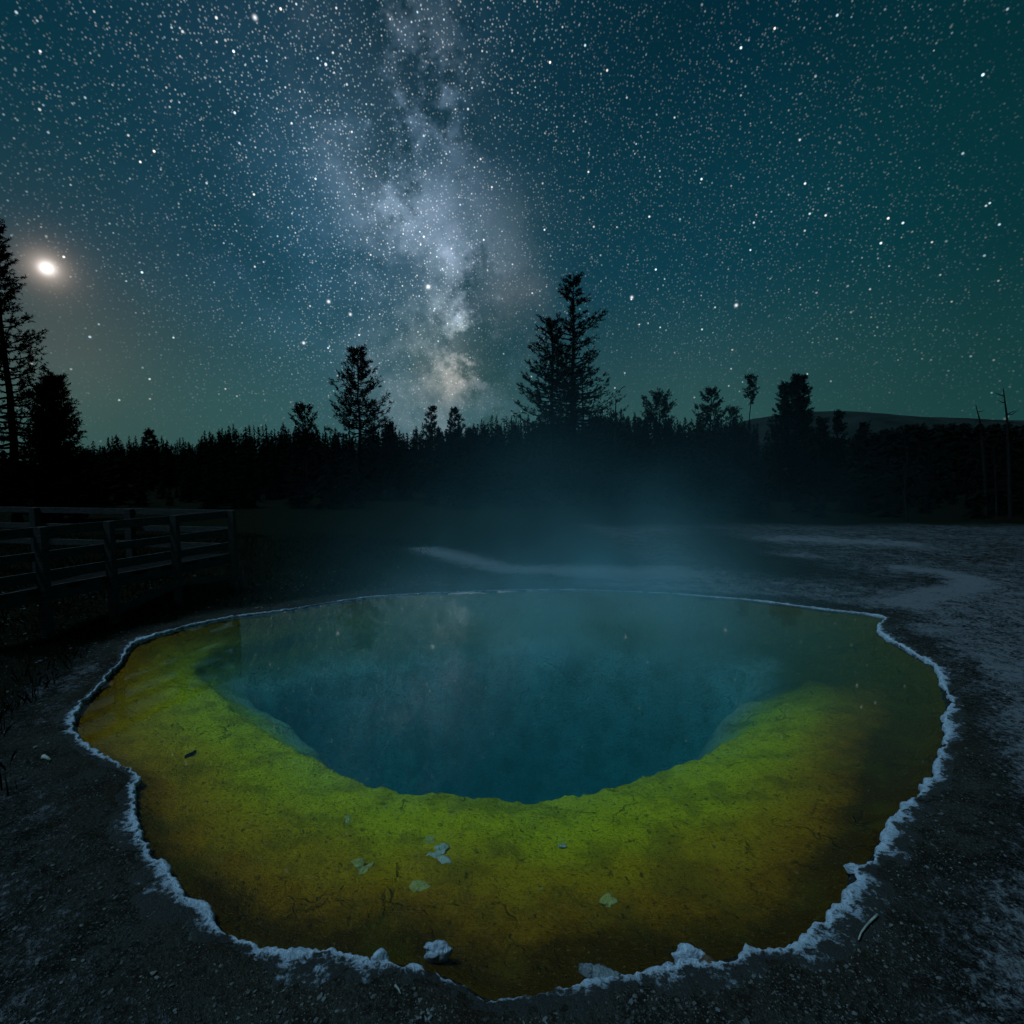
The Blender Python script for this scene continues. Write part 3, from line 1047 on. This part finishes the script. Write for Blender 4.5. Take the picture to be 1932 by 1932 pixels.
# ------------------------------------------------------------------ viewing platform with railings
def beam(p, q, wdt, hgt_, up=(0, 0, 1)):
    p, q = np.asarray(p, float), np.asarray(q, float)
    d = (q - p) / np.linalg.norm(q - p)
    up = np.array(up, float)
    if abs(d @ up) > 0.95:
        up = np.array((0, 1.0, 0))
    e1 = np.cross(d, up)
    e1 /= np.linalg.norm(e1)
    e2 = np.cross(e1, d)
    bv = 0.08
    V = []
    ring = [(-1, -1 + bv), (-1 + bv, -1), (1 - bv, -1), (1, -1 + bv), (1, 1 - bv), (1 - bv, 1), (-1 + bv, 1), (-1, 1 - bv)]
    for c in (p, q):
        for a_, b_ in ring:
            V.append(c + e1 * a_ * wdt / 2 + e2 * b_ * hgt_ / 2)
    F = [tuple(range(7, -1, -1)), tuple(range(8, 16))] + [(k, (k + 1) % 8, 8 + (k + 1) % 8, 8 + k) for k in range(8)]
    return V, F


plat_o = ground_at(420, 1135)
plat = empty('boardwalk_platform', (plat_o[0], plat_o[1], 0))
tag(plat, 'weathered timber viewing platform with post-and-rail fence behind the pool at left', 'platform')


def ppart(name, V, F, mat=M_WOOD):
    V = np.asarray(V) - np.array((plat_o[0], plat_o[1], 0))
    return mesh_np(name, V, F, [mat], smooth=False, parent=plat)


fa, fb = ground_at(93, 1203, 0.12)[:2], ground_at(448, 1110, 0.12)[:2]
near_posts = []
for tx in (-75, 84, 213, 336, 443):
    u_ = (tx - W / 2) / (W / 2) / math.cos(PITCH) * 1.012        # where the sight line meets the fence line
    k_ = (u_ * fa[1] - fa[0]) / ((fb[0] - fa[0]) - u_ * (fb[1] - fa[1]))
    g = fa + (fb - fa) * k_
    near_posts.append((g[0], g[1], 1.655))
NPs = np.array(near_posts)
tops = NPs[:, 2]
for i, (a_, b_, t_) in enumerate(near_posts):
    V, F = beam((a_, b_, gz_at(a_, b_) - 0.15), (a_, b_, t_), 0.105, 0.105, (0, 1, 0))
    ppart('post', V, F)
corner = NPs[-1]
# the second railing leaves the corner post and runs back along the far side of the deck
far_dir = np.array((-0.985, 0.17))
far_posts = [corner[:2] + far_dir * k * 2.3 for k in range(1, 5)]
for q in far_posts:
    V, F = beam((q[0], q[1], -0.1), (q[0], q[1], corner[2] + 0.0), 0.13, 0.13, (0, 1, 0))
    ppart('post', V, F)
railing_d = NPs[1][:2] - NPs[2][:2]
side_n = np.array((railing_d[1], -railing_d[0]))
side_n /= np.linalg.norm(side_n)
if side_n[1] > 0:
    side_n = -side_n                      # towards the pool and the camera
rail_fr = (0.045, 0.26, 0.44, 0.60)
rail_h = (0.13, 0.12, 0.14, 0.20)
for i in range(len(NPs) - 1):
    for fr_, hh in zip(rail_fr, rail_h):
        za = tops[i] - fr_ * (tops[i] - 0.1)
        zb = tops[i + 1] - fr_ * (tops[i + 1] - 0.1)
        A3 = np.array((*(NPs[i][:2] - side_n * 0.075), za))
        B3 = np.array((*(NPs[i + 1][:2] - side_n * 0.075), zb))
        d = (B3 - A3) / np.linalg.norm(B3 - A3)
        V, F = beam(A3 + d * 0.004, B3 - d * 0.004, 0.038, hh)
        ppart('rail', V, F)
zt = corner[2]
chain = [corner[:2]] + far_posts
for i in range(len(chain) - 1):
    for fr_, hh in zip((0.035, 0.25, 0.46), (0.12, 0.11, 0.12)):
        A3 = np.array((*(chain[i] + np.array((0, 0.085))), zt - fr_ * (zt - 0.1)))
        B3 = np.array((*(chain[i + 1] + np.array((0, 0.085))), zt - fr_ * (zt - 0.1)))
        d = (B3 - A3) / np.linalg.norm(B3 - A3)
        V, F = beam(A3 + d * 0.004, B3 - d * 0.004, 0.038, hh)
        ppart('rail', V, F)
# deck boards between the two railings
deck_z = tops[2] - 0.60 * (tops[2] - 0.1) + 0.06
na_ = NPs[-1][:2]
for k in range(60):
    xx = na_[0] - 0.20 - k * 0.146
    # near edge on the near railing, far edge on the far one
    seg = [i for i in range(len(NPs) - 1) if NPs[i][0] <= xx <= NPs[i + 1][0]]
    if not seg:
        break
    i = seg[0]
    f_ = (xx - NPs[i][0]) / (NPs[i + 1][0] - NPs[i][0])
    y0 = NPs[i][1] * (1 - f_) + NPs[i + 1][1] * f_ + 0.16
    y1 = corner[1] + (corner[0] - xx) * 0.17 / 0.985 - 0.02
    if y1 - y0 < 0.15:
        continue
    V, F = beam((xx, y0, deck_z), (xx, y1, deck_z), 0.138, 0.04)
    ppart('plank', V, F, M_PLANK)
# diagonal braces below the deck edge
for (i, za), (j, zb) in (((2, 0.28), (3, 0.50)), ((3, 0.50), (4, 0.38))):
    A3 = np.array((*(NPs[i][:2] + side_n * 0.076), za))
    B3 = np.array((*(NPs[j][:2] + side_n * 0.076), zb))
    V, F = beam(A3, B3, 0.04, 0.12)
    ppart('brace', V, F)


# ------------------------------------------------------------------ conifers
def blades(org, axis, tlen, n_per, blen, bw, rs):
    """needle blades spread along tufts: org, axis (n,3)"""
    n = len(org)
    o = np.repeat(org, n_per, 0)
    ax = np.repeat(axis, n_per, 0)
    tl = np.repeat(tlen, n_per)[:, None]
    s_ = rs.uniform(-0.1, 1.0, (n * n_per, 1))
    rnd = rs.normal(size=(n * n_per, 3))
    perp = rnd - ax * (rnd * ax).sum(1)[:, None]
    perp /= np.linalg.norm(perp, axis=1)[:, None] + 1e-9
    dr = perp * rs.uniform(0.6, 1.0, (n * n_per, 1)) + ax * rs.uniform(0.3, 0.9, (n * n_per, 1))
    dr /= np.linalg.norm(dr, axis=1)[:, None]
    p0 = o + ax * tl * s_
    L = blen * rs.uniform(0.6, 1.25, (n * n_per, 1))
    sd2 = np.cross(dr, rs.normal(size=(n * n_per, 3)))
    sd2 /= np.linalg.norm(sd2, axis=1)[:, None] + 1e-9
    V = np.stack([p0 - sd2 * bw * 0.5, p0 + sd2 * bw * 0.5, p0 + dr * L], 1).reshape(-1, 3)
    F = np.arange(len(V)).reshape(-1, 3)
    return V, F


def conifer_data(H, R, base=0.12, n_br=70, seed=1, shape=1.0, rise=0.15, droop=0.12, tuft=0.30, n_tuft=9, n_blade=14, blen=0.16, bw=0.045,
                 gaps=0.25, lean=0.0, trunk_r=None, irregular=0.35, prof=None, sides=7, limbs=True, sparse_side=None):
    rs = np.random.default_rng(seed)
    tr = trunk_r or H * 0.013
    zs = np.linspace(0, H, 14)
    wob = np.cumsum(rs.normal(size=(14, 2)) * H * 0.0035, 0)
    tp = np.stack([wob[:, 0] + lean * (zs / H) ** 1.5 * H, wob[:, 1], zs], 1)
    trad = tr * (1 - zs / H) ** 0.8 + 0.012
    trad[0] *= 1.5
    TV, TF = tube(tp, trad, sides)
    TV, TF = list(TV), list(TF)
    orgs, axs, tls = [], [], []

    def tpos(z_):
        return np.array([np.interp(z_, zs, tp[:, k]) for k in range(3)])

    # the leader
    for k in range(6):
        zz = H * (1 - 0.012 * k)
        orgs.append(tpos(zz)); axs.append(np.array((rs.normal() * 0.3, rs.normal() * 0.3, 1.0))); tls.append(tuft * 0.8)
    az = rs.uniform(0, 6.28)
    for k in range(n_br):
        f = base + (1 - base) * ((k + rs.uniform(0, 1)) / n_br)
        f = min(f, 0.985)
        if rs.random() < gaps * 0.5:
            continue
        az += 2.4 + rs.normal() * 0.5
        u = (1 - f) / (1 - base)
        if prof is not None:
            Lb = R * np.interp(f, prof[0], prof[1])
        else:
            Lb = R * (u ** shape * 0.93 + 0.07)
        Lb *= 1 + irregular * rs.normal()
        Lb = max(Lb, 0.15 * R * u + 0.15)
        if sparse_side is not None and math.cos(az) * sparse_side > 0.2 and rs.random() < 0.5:
            Lb *= 0.5
        p0 = tpos(f * H)
        dirh = np.array((math.cos(az), math.sin(az), 0))
        rise_k = rise + (0.75 * (f - 0.45)) + rs.normal() * 0.12
        pts = []
        for j in range(6):
            t = j / 5
            pts.append(p0 + dirh * Lb * t + np.array((0, 0, Lb * (rise_k * t - droop * 1.6 * t * (1 - t) * 2 + 0.18 * t * t))))
        pts = np.array(pts)
        if limbs:
            rr2 = [max(0.010, tr * 0.30 * (1 - 0.8 * j / 5) * (0.35 + u)) for j in range(6)]
            bv, bf = tube(pts, rr2, 4)
            off = len(TV)
            TV += bv
            TF += [tuple(i + off for i in q) for q in bf]
        ncl = max(2, int(round(n_tuft * 0.30 * (0.4 + Lb / R))))
        for j in range(ncl):
            t = 0.30 + 0.70 * ((j + rs.uniform(0.2, 1.0)) / ncl)
            c = np.array([np.interp(t, np.linspace(0, 1, 6), pts[:, m_]) for m_ in range(3)])
            side = np.array((-dirh[1], dirh[0], 0)) * rs.choice((-1, 1))
            c = c + side * Lb * 0.28 * (1.1 - t) * rs.uniform(0, 1.0) + np.array((0, 0, rs.normal() * 0.03 * Lb))
            for q_ in range(rs.integers(3, 6)):
                axd = dirh * (0.4 + 0.4 * t) + np.array((rs.normal() * 0.45, rs.normal() * 0.45, 0.55 + 0.35 * rs.normal()))
                orgs.append(c + rs.normal(size=3) * tuft * 0.28); axs.append(axd); tls.append(tuft * rs.uniform(0.6, 1.15))
        orgs.append(pts[-1]); axs.append(dirh * 0.7 + np.array((0, 0, 0.6))); tls.append(tuft * 1.1)
    orgs, axs, tls = np.array(orgs), np.array(axs), np.array(tls)
    axs /= np.linalg.norm(axs, axis=1)[:, None]
    CV, CF = blades(orgs, axs, tls, n_blade, blen, bw, rs)
    return (np.array(TV), TF), (CV, CF)


def pine(name, px, dist, top_py, label, base_z=0.0, cat='tree', group=None, **kw):
    top = at(px, top_py, dist)
    H = top[2] - base_z
    kw.setdefault('R', H * 0.2)
    (TV, TF), (CV, CF) = conifer_data(H, **kw)
    e = empty(name, (top[0], dist, base_z - 0.1))
    tag(e, label, cat, group)
    mesh_np('trunk', TV, [tuple(f) for f in TF], [M_BARK], parent=e)
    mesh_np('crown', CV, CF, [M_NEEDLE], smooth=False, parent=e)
    return e


pine('pine_tree', -6, 20, 418, 'tall shaggy dark pine cut off by the left edge of the picture', R=1.75, base=0.14, n_br=130, seed=5, shape=1.0, rise=0.10,
     tuft=0.28, n_tuft=13.66, n_blade=20, blen=0.107, bw=0.036, gaps=0.1, irregular=0.22)
pine('fir_tree', 97, 23, 708, 'smaller dense dark fir beside the tall pine at the left edge', R=1.20, base=0.05, n_br=120, seed=9, shape=0.8, rise=0.35,
     tuft=0.34, n_tuft=12.84, n_blade=20, blen=0.131, bw=0.044, gaps=0.05, irregular=0.18)
pine('fir_tree', 84, 24.5, 730, 'slim dark fir with a second tip merging into the small left fir', R=0.85, base=0.05, n_br=90, seed=19, shape=0.8, rise=0.35,
     tuft=0.34, n_tuft=10.20, n_blade=20, blen=0.131, bw=0.044, gaps=0.05, irregular=0.18)
pine('pine_tree', 673, 42, 657, 'shapely cone-crowned pine standing alone left of the milky band', R=2.5, base=0.44, n_br=92, seed=14, shape=0.85, rise=0.05,
     tuft=0.33, n_tuft=13.66, n_blade=18, blen=0.148, bw=0.052, gaps=0.12, irregular=0.20)
pine('pine_tree', 575, 60, 767, 'small round-topped pine on the skyline left of the lone pine', R=1.5, base=0.6, n_br=34, seed=24, rise=0.3, tuft=0.37, n_tuft=9.38, n_blade=18, blen=0.197, bw=0.072,
     prof=((0, 0.6, 0.75, 0.85, 0.93, 1), (0.5, 0.75, 1.0, 0.9, 0.6, 0.2)), irregular=0.2)
pine('pine_tree', 1079, 36, 519, 'tallest open-crowned pine with bare trunk gaps right of centre', R=2.45, base=0.36, n_br=100, seed=34, rise=0.08, droop=0.05,
     tuft=0.26, n_tuft=14.48, n_blade=18, blen=0.131, bw=0.048, gaps=0.35, irregular=0.24, trunk_r=0.25, lean=-0.012,
     prof=((0, 0.43, 0.495, 0.55, 0.59, 0.64, 0.68, 0.77, 0.80, 0.83, 0.88, 0.95, 1), (0.6, 0.9, 1.0, 0.6, 0.85, 0.5, 0.85, 0.72, 0.22, 0.35, 0.46, 0.26, 0.08)))
pine('pine_tree', 1046, 35, 605, 'broad bushy pine leaning against the left of the tallest pine', R=2.45, base=0.40, n_br=80, seed=37, rise=0.05,
     tuft=0.30, n_tuft=14.48, n_blade=18, blen=0.139, bw=0.052, gaps=0.15, irregular=0.24, trunk_r=0.2,
     prof=((0, 0.42, 0.5, 0.58, 0.66, 0.8, 0.9, 1), (0.8, 1.0, 1.0, 0.85, 0.8, 0.55, 0.36, 0.1)))
pine('pine_tree', 1100, 37, 688, 'low spreading pine at the right foot of the tallest pine', R=2.5, base=0.42, n_br=46, seed=39, rise=0.1,
     tuft=0.26, n_tuft=9.38, n_blade=15, blen=0.139, bw=0.048, gaps=0.3, irregular=0.3,
     prof=((0, 0.45, 0.6, 0.8, 0.92, 1), (0.8, 0.8, 1.0, 0.7, 0.35, 0.1)))
pine('bushy_tree', 1248, 48, 745, 'ragged round tree half veiled by steam right of the tall pines', R=1.45, base=0.60, n_br=50, seed=43, rise=0.4, tuft=0.30, n_tuft=12.02, n_blade=16, blen=0.164, bw=0.056,
     prof=((0, 0.55, 0.7, 0.85, 0.94, 1), (0.8, 1.0, 1.0, 0.8, 0.5, 0.2)), irregular=0.25, gaps=0.2)
pine('bushy_tree', 1342, 48, 734, 'ragged crooked tree with a limb reaching left, half veiled by steam', R=1.5, base=0.62, n_br=40, seed=47, rise=0.25, tuft=0.30, n_tuft=12.02, n_blade=16, blen=0.164, bw=0.056,
     prof=((0, 0.6, 0.72, 0.8, 0.88, 0.95, 1), (0.6, 0.8, 1.1, 0.6, 0.42, 0.35, 0.15)), irregular=0.35, gaps=0.3, sparse_side=1)
pine('bushy_tree', 1384, 52, 768, 'low dark bushy tree between the crooked tree and the thin pole pine', R=1.6, base=0.5, n_br=40, seed=48, rise=0.3, tuft=0.33, n_tuft=8.56, n_blade=14, blen=0.180, bw=0.056, irregular=0.3)
pine('pole_pine', 1415, 46, 706, 'thin pole-like pine with sparse tufts and a bare lower trunk', R=0.62, base=0.78, n_br=22, seed=53, rise=-0.35, tuft=0.23, n_tuft=5.10, n_blade=14, blen=0.164, bw=0.056,
     prof=((0, 0.78, 0.83, 0.86, 0.88, 0.90, 0.93, 0.97, 1), (0.9, 1.0, 0.7, 0.3, 0.9, 0.6, 0.25, 0.6, 0.1)), irregular=0.15, trunk_r=0.075)
pine('fir_tree', 1504, 40, 709, 'broad dense dark fir with a jagged crown near the hill at right', R=1.65, base=0.30, n_br=130, seed=59, rise=-0.1, shape=0.75,
     tuft=0.34, n_tuft=13.66, n_blade=18, blen=0.164, bw=0.060, gaps=0.1, irregular=0.22)
pine('fir_tree', 1479, 40.6, 724, 'slim fir tip rising at the left of the broad dense fir', R=1.1, base=0.45, n_br=50, seed=61, rise=-0.05, tuft=0.31, n_tuft=8.56, n_blade=16, blen=0.164, bw=0.056, irregular=0.2)
pine('fir_tree', 1582, 44, 778, 'narrow black fir in front of the pale hill right of the broad fir', R=1.15, base=0.04, n_br=70, seed=67, tuft=0.33, n_tuft=9.38, n_blade=16, blen=0.180, bw=0.064, irregular=0.2)
pine('fir_tree', 1548, 42, 792, 'short black fir hugging the right side of the broad dense fir', R=0.95, base=0.04, n_br=60, seed=69, tuft=0.33, n_tuft=9.38, n_blade=16, blen=0.180, bw=0.064, irregular=0.2)
pine('fir_tree', 1625, 46, 800, 'short black fir farthest right against the pale hill', R=0.95, base=0.04, n_br=60, seed=70, tuft=0.33, n_tuft=9.38, n_blade=16, blen=0.180, bw=0.064, irregular=0.2)
pine('fir_tree', 817, 62, 768, 'small pointed fir on the skyline under the milky glow', R=1.5, base=0.42, n_br=46, seed=73, rise=-0.1, tuft=0.37, n_tuft=8.56, n_blade=16, blen=0.213, bw=0.080, irregular=0.2, gaps=0.3)
pine('fir_tree', 859, 66, 772, 'small dense fir on the skyline right of the pointed fir', R=2.0, base=0.42, n_br=60, seed=77, rise=-0.1, tuft=0.37, n_tuft=9.38, n_blade=18, blen=0.230, bw=0.088, irregular=0.15)
pine('fir_tree', 735, 58, 800, 'narrow fir on the skyline just right of the lone pine', R=1.4, base=0.5, n_br=50, seed=79, rise=-0.1, tuft=0.37, n_tuft=9.38, n_blade=18, blen=0.213, bw=0.080, irregular=0.15)
pine('fir_tree', 281, 70, 812, 'slightly taller fir poking above the left skyline', R=1.5, base=0.42, n_br=46, seed=83, rise=-0.1, tuft=0.37, n_tuft=8.56, n_blade=18, blen=0.246, bw=0.096, irregular=0.2)


def snag(name, pts_px, dist, r, label, twigs=4, seed=1, cat='dead tree'):
    rs = np.random.default_rng(seed)
    pts = [at(px, py, dist) for px, py in pts_px]
    pts[0][2] = -0.1
    b0 = pts[0].copy()
    pts = np.array(pts) - b0
    n = len(pts)
    V, F = tube(pts, [r * (1 - 0.82 * i / (n - 1)) for i in range(n)], 6)
    e = empty(name, b0)
    tag(e, label, cat)
    mesh_np('trunk', V, [tuple(f) for f in F], [M_DEAD], parent=e)
    for k in range(twigs):
        t = rs.uniform(0.6, 0.93) * (n - 1)
        i = int(t)
        c = pts[i] * (1 - (t - i)) + pts[min(i + 1, n - 1)] * (t - i)
        a_ = rs.choice((0, math.pi)) + rs.normal() * 0.5
        L = rs.uniform(0.2, 0.55)
        q = c + np.array((math.cos(a_), math.sin(a_), rs.uniform(0.2, 0.9))) * L
        V, F = tube([c, (c + q) / 2 + rs.normal(size=3) * 0.05, q], [r * 0.28, r * 0.2, r * 0.08], 4)
        mesh_np('limb', V, [tuple(f) for f in F], [M_DEAD], parent=e)
    return e


snag('dead_tree', [(1906, 990), (1903, 860), (1900, 790), (1893, 733)], 26, 0.10, 'bare dead tree with short side limbs by the right edge', 5, 3)
snag('dead_tree', [(1862, 985), (1855, 860), (1849, 795), (1841, 764)], 27, 0.08, 'thin leaning dead tree left of the one by the right edge', 2, 5)
snag('dead_pole', [(1161, 900), (1161, 800), (1162, 752)], 60, 0.22, 'straight dead pole standing on the skyline right of the tall pines', 0, 6)
snag('dead_tree', [(1712, 1000), (1706, 930), (1712, 860), (1702, 800)], 24, 0.05, 'faint pale dead stem in front of the black forest', 3, 8)
snag('dead_tree', [(1880, 1003), (1878, 900), (1873, 830)], 23.5, 0.045, 'faint pale dead stem low under the leaning dead tree', 2, 9)

# ------------------------------------------------------------------ skyline of small distant conifers
SKY_PX = [150, 200, 270, 340, 400, 430, 500, 560, 620, 650, 700, 740, 800, 860, 900, 950, 1000, 1050, 1150, 1200, 1260, 1330, 1380, 1440]
SKY_PY = [834, 826, 824, 828, 813, 803, 803, 800, 806, 808, 806, 806, 800, 794, 792, 788, 783, 779, 774, 776, 786, 790, 786, 800]
variants = []
def spire(seed, R, n=260):
    r_ = np.random.default_rng(seed)
    f = np.sort(r_.uniform(0, 1, n)) ** 0.9 * 0.96 + 0.03
    L = R * (1 - f) ** 0.5 * r_.uniform(0.4, 1.15, n) + 0.07
    a_ = r_.uniform(0, 6.283, n)
    dl = r_.uniform(0.18, 0.42, n)
    z0 = f * 10
    p0 = np.stack([np.zeros(n), np.zeros(n), z0 + 0.22 * L + 0.12], 1)
    p1 = np.stack([L * np.cos(a_ - dl), L * np.sin(a_ - dl), z0 - 0.30 * L], 1)
    p2 = np.stack([L * np.cos(a_ + dl) * 0.8, L * np.sin(a_ + dl) * 0.8, z0 - 0.12 * L], 1)
    V_ = np.stack([p0, p1, p2], 1).reshape(-1, 3)
    tip = np.array([(-0.05, 0, 9.2), (0.05, 0, 9.2), (0, 0, 10.15), (0, -0.05, 9.2), (0, 0.05, 9.2), (0, 0, 10.1)])
    V_ = np.vstack([V_, tip])
    return V_, np.arange(len(V_)).reshape(-1, 3)


for k in range(6):
    CV, CF = spire(200 + k, 1.55 + 0.3 * (k % 3))
    TV, TF = tube([(0, 0, -0.2), (0, 0, 5), (0, 0, 9.6)], [0.16, 0.1, 0.02], 5)
    TV = np.array(TV)
    tv = len(TV)
    me = mesh_np('skyline_fir', np.vstack([TV, CV]), [tuple(f) for f in TF] + [tuple(f + tv) for f in CF], [M_NEEDLE], smooth=False, link=False)
    variants.append((me, CV, CF))
rs = np.random.default_rng(5)
px = 146.0
cnt = 0
while px < 1436:
    py = np.interp(px, SKY_PX, SKY_PY) + rs.choice((0, 5, 10, 16, -4)) + rs.normal() * 3
    d = rs.uniform(95, 135)
    top = at(px, py, d)
    o = bpy.data.objects.new('skyline_fir', variants[rs.integers(6)][0])
    COL.objects.link(o)
    o.location = (top[0], d, 0)
    hs = top[2] / 10.0
    ws = hs * rs.uniform(0.55, 1.0)
    o.scale = (ws, ws, hs)
    o.rotation_euler = (0, 0, rs.uniform(0, 6.28))
    tag(o, 'small dark conifer in the row of distant trees along the skyline', 'tree', 'distant conifers along the skyline')
    px += rs.uniform(3.5, 9.0)
    cnt += 1

# the black mass of forest below the skyline
FV, FF, off = [], [], 0
rs = np.random.default_rng(9)


def mass_tree(px, d, py, wide=1.0):
    global off
    me, CV, CF = variants[rs.integers(6)]
    top = at(px, py, d)
    hs = max(top[2], 1.0) / 10.0
    a_ = rs.uniform(0, 6.28)
    c_, s_ = math.cos(a_), math.sin(a_)
    ws = hs * wide
    q = np.stack([(CV[:, 0] * c_ - CV[:, 1] * s_) * ws + top[0], (CV[:, 0] * s_ + CV[:, 1] * c_) * ws + d, CV[:, 2] * hs], 1)
    FV.append(q)
    FF.append(CF + off)
    off += len(q)


for k in range(330):
    px = rs.uniform(-150, 2080)
    lim = np.interp(px, SKY_PX + [1470, 1560, 1700, 1932], SKY_PY + [806, 822, 812, 802])
    d = rs.uniform(40, 90)
    mass_tree(px, d, lim + rs.uniform(18, 70), rs.uniform(1.0, 1.6))
for k in range(260):
    px = rs.uniform(100, 1480)
    lim = np.interp(px, SKY_PX, SKY_PY)
    mass_tree(px, rs.uniform(88, 135), lim + rs.uniform(9, 26), rs.uniform(0.9, 1.3))
for k in range(150):
    px = rs.uniform(-150, 2080)
    d = rs.uniform(26, 40)
    if px < 1300:
        d += 6
    mass_tree(px, d, rs.uniform(845, 930), rs.uniform(1.2, 2.2))
for k in range(90):                                    # right-hand ridge of trees
    px = rs.uniform(1560, 2080)
    mass_tree(px, rs.uniform(55, 75), np.interp(px, [1560, 1650, 1720, 1932], [830, 812, 796, 798]) + abs(rs.normal()) * 3, 1.6)
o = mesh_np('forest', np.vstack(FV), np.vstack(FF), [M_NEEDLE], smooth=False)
tag(o, 'black mass of conifer forest behind the thermal flat', 'forest', kind='stuff')

# ------------------------------------------------------------------ hills
def hill(name, pxs, pys, dist, depth, label):
    tops = [at(a_, b_, dist) for a_, b_ in zip(pxs, pys)]
    tx = np.array([t[0] for t in tops])
    tz = np.array([t[2] for t in tops])
    xs_ = np.linspace(tx[0], tx[-1], 160)
    V = []
    for j in range(14):
        t = j / 13
        for x_ in xs_:
            h = np.interp(x_, tx, tz)
            nz = float(fbm(np.array([x_ * 0.03]), np.array([t * 3.0]), 3, 7)[0]) * 2.0
            V.append((x_, dist - depth * (1 - t) if j < 13 else dist, max(-1.0, h * math.sin(t * math.pi / 2) - 1.0 * (1 - t) + (nz if 0 < j < 13 else 0) + (float(fbm(np.array([x_ * 0.5]), np.array([1.0]), 3, 9)[0]) * 1.2 if j == 13 else 0))))
    V2 = [(x_, dist + depth, -1.0) for x_ in xs_]
    V += V2
    F = [(j * 160 + i, j * 160 + i + 1, (j + 1) * 160 + i + 1, (j + 1) * 160 + i) for j in range(14) for i in range(159)]
    o = mesh_np(name, V, np.array(F), [M_HILL])
    tag(o, label, None, kind='structure')
    return o


hill('hill', [1180, 1300, 1420, 1500, 1560, 1700, 1932, 2300], [900, 830, 790, 779, 779, 790, 797, 815], 420, 160, 'low wooded hill beyond the forest at right')

# ------------------------------------------------------------------ steam drifting off the pool
def make_steam_mat():
    mt, n, out = new_mat('pool_steam')
    tcn = n.node('ShaderNodeTexCoord')
    P = tcn.outputs['Object']
    x_, y_, z_ = n.sep(P)
    nz = n.noise(n.vmul(P, (0.55, 0.45, 0.5)), 1.0, 2, 0.55)
    xc = n.add(0.75, n.mul(z_, 0.22))
    gx_ = n.gauss(n.sub(x_, xc), n.add(2.0, n.mul(z_, 0.20)))
    gy_ = n.gauss(n.sub(y_, 7.5), 2.3)
    gz_ = n.m('EXPONENT', n.mul(z_, -1.15))
    edge = n.mul(n.ss(z_, 5.6, 3.4), n.ss(z_, 0.0, 0.25))
    dens_ = n.mul(gx_, gy_, gz_, edge, n.ss(nz, 0.22, 0.72), 0.72)
    pv = n.node('ShaderNodeVolumePrincipled')
    n.put(pv.inputs['Color'], (0.46, 0.94, 1.0))
    pv.inputs['Anisotropy'].default_value = 0.15
    n.put(pv.inputs['Density'], dens_)
    n.t.links.new(pv.outputs[0], out.inputs['Volume'])
    return mt


V = [(-3.8, 3.2, 0.03), (5.6, 3.2, 0.03), (5.6, 13.0, 0.03), (-3.8, 13.0, 0.03)]
V += [(a_, b_, 5.6) for a_, b_, c_ in V]
F = np.array([(3, 2, 1, 0), (4, 5, 6, 7), (0, 1, 5, 4), (1, 2, 6, 5), (2, 3, 7, 6), (3, 0, 4, 7)])
o = mesh_np('steam', V, F, [make_steam_mat()], smooth=False)
tag(o, 'thin blue-grey steam drifting up off the far half of the pool', 'steam', kind='stuff')
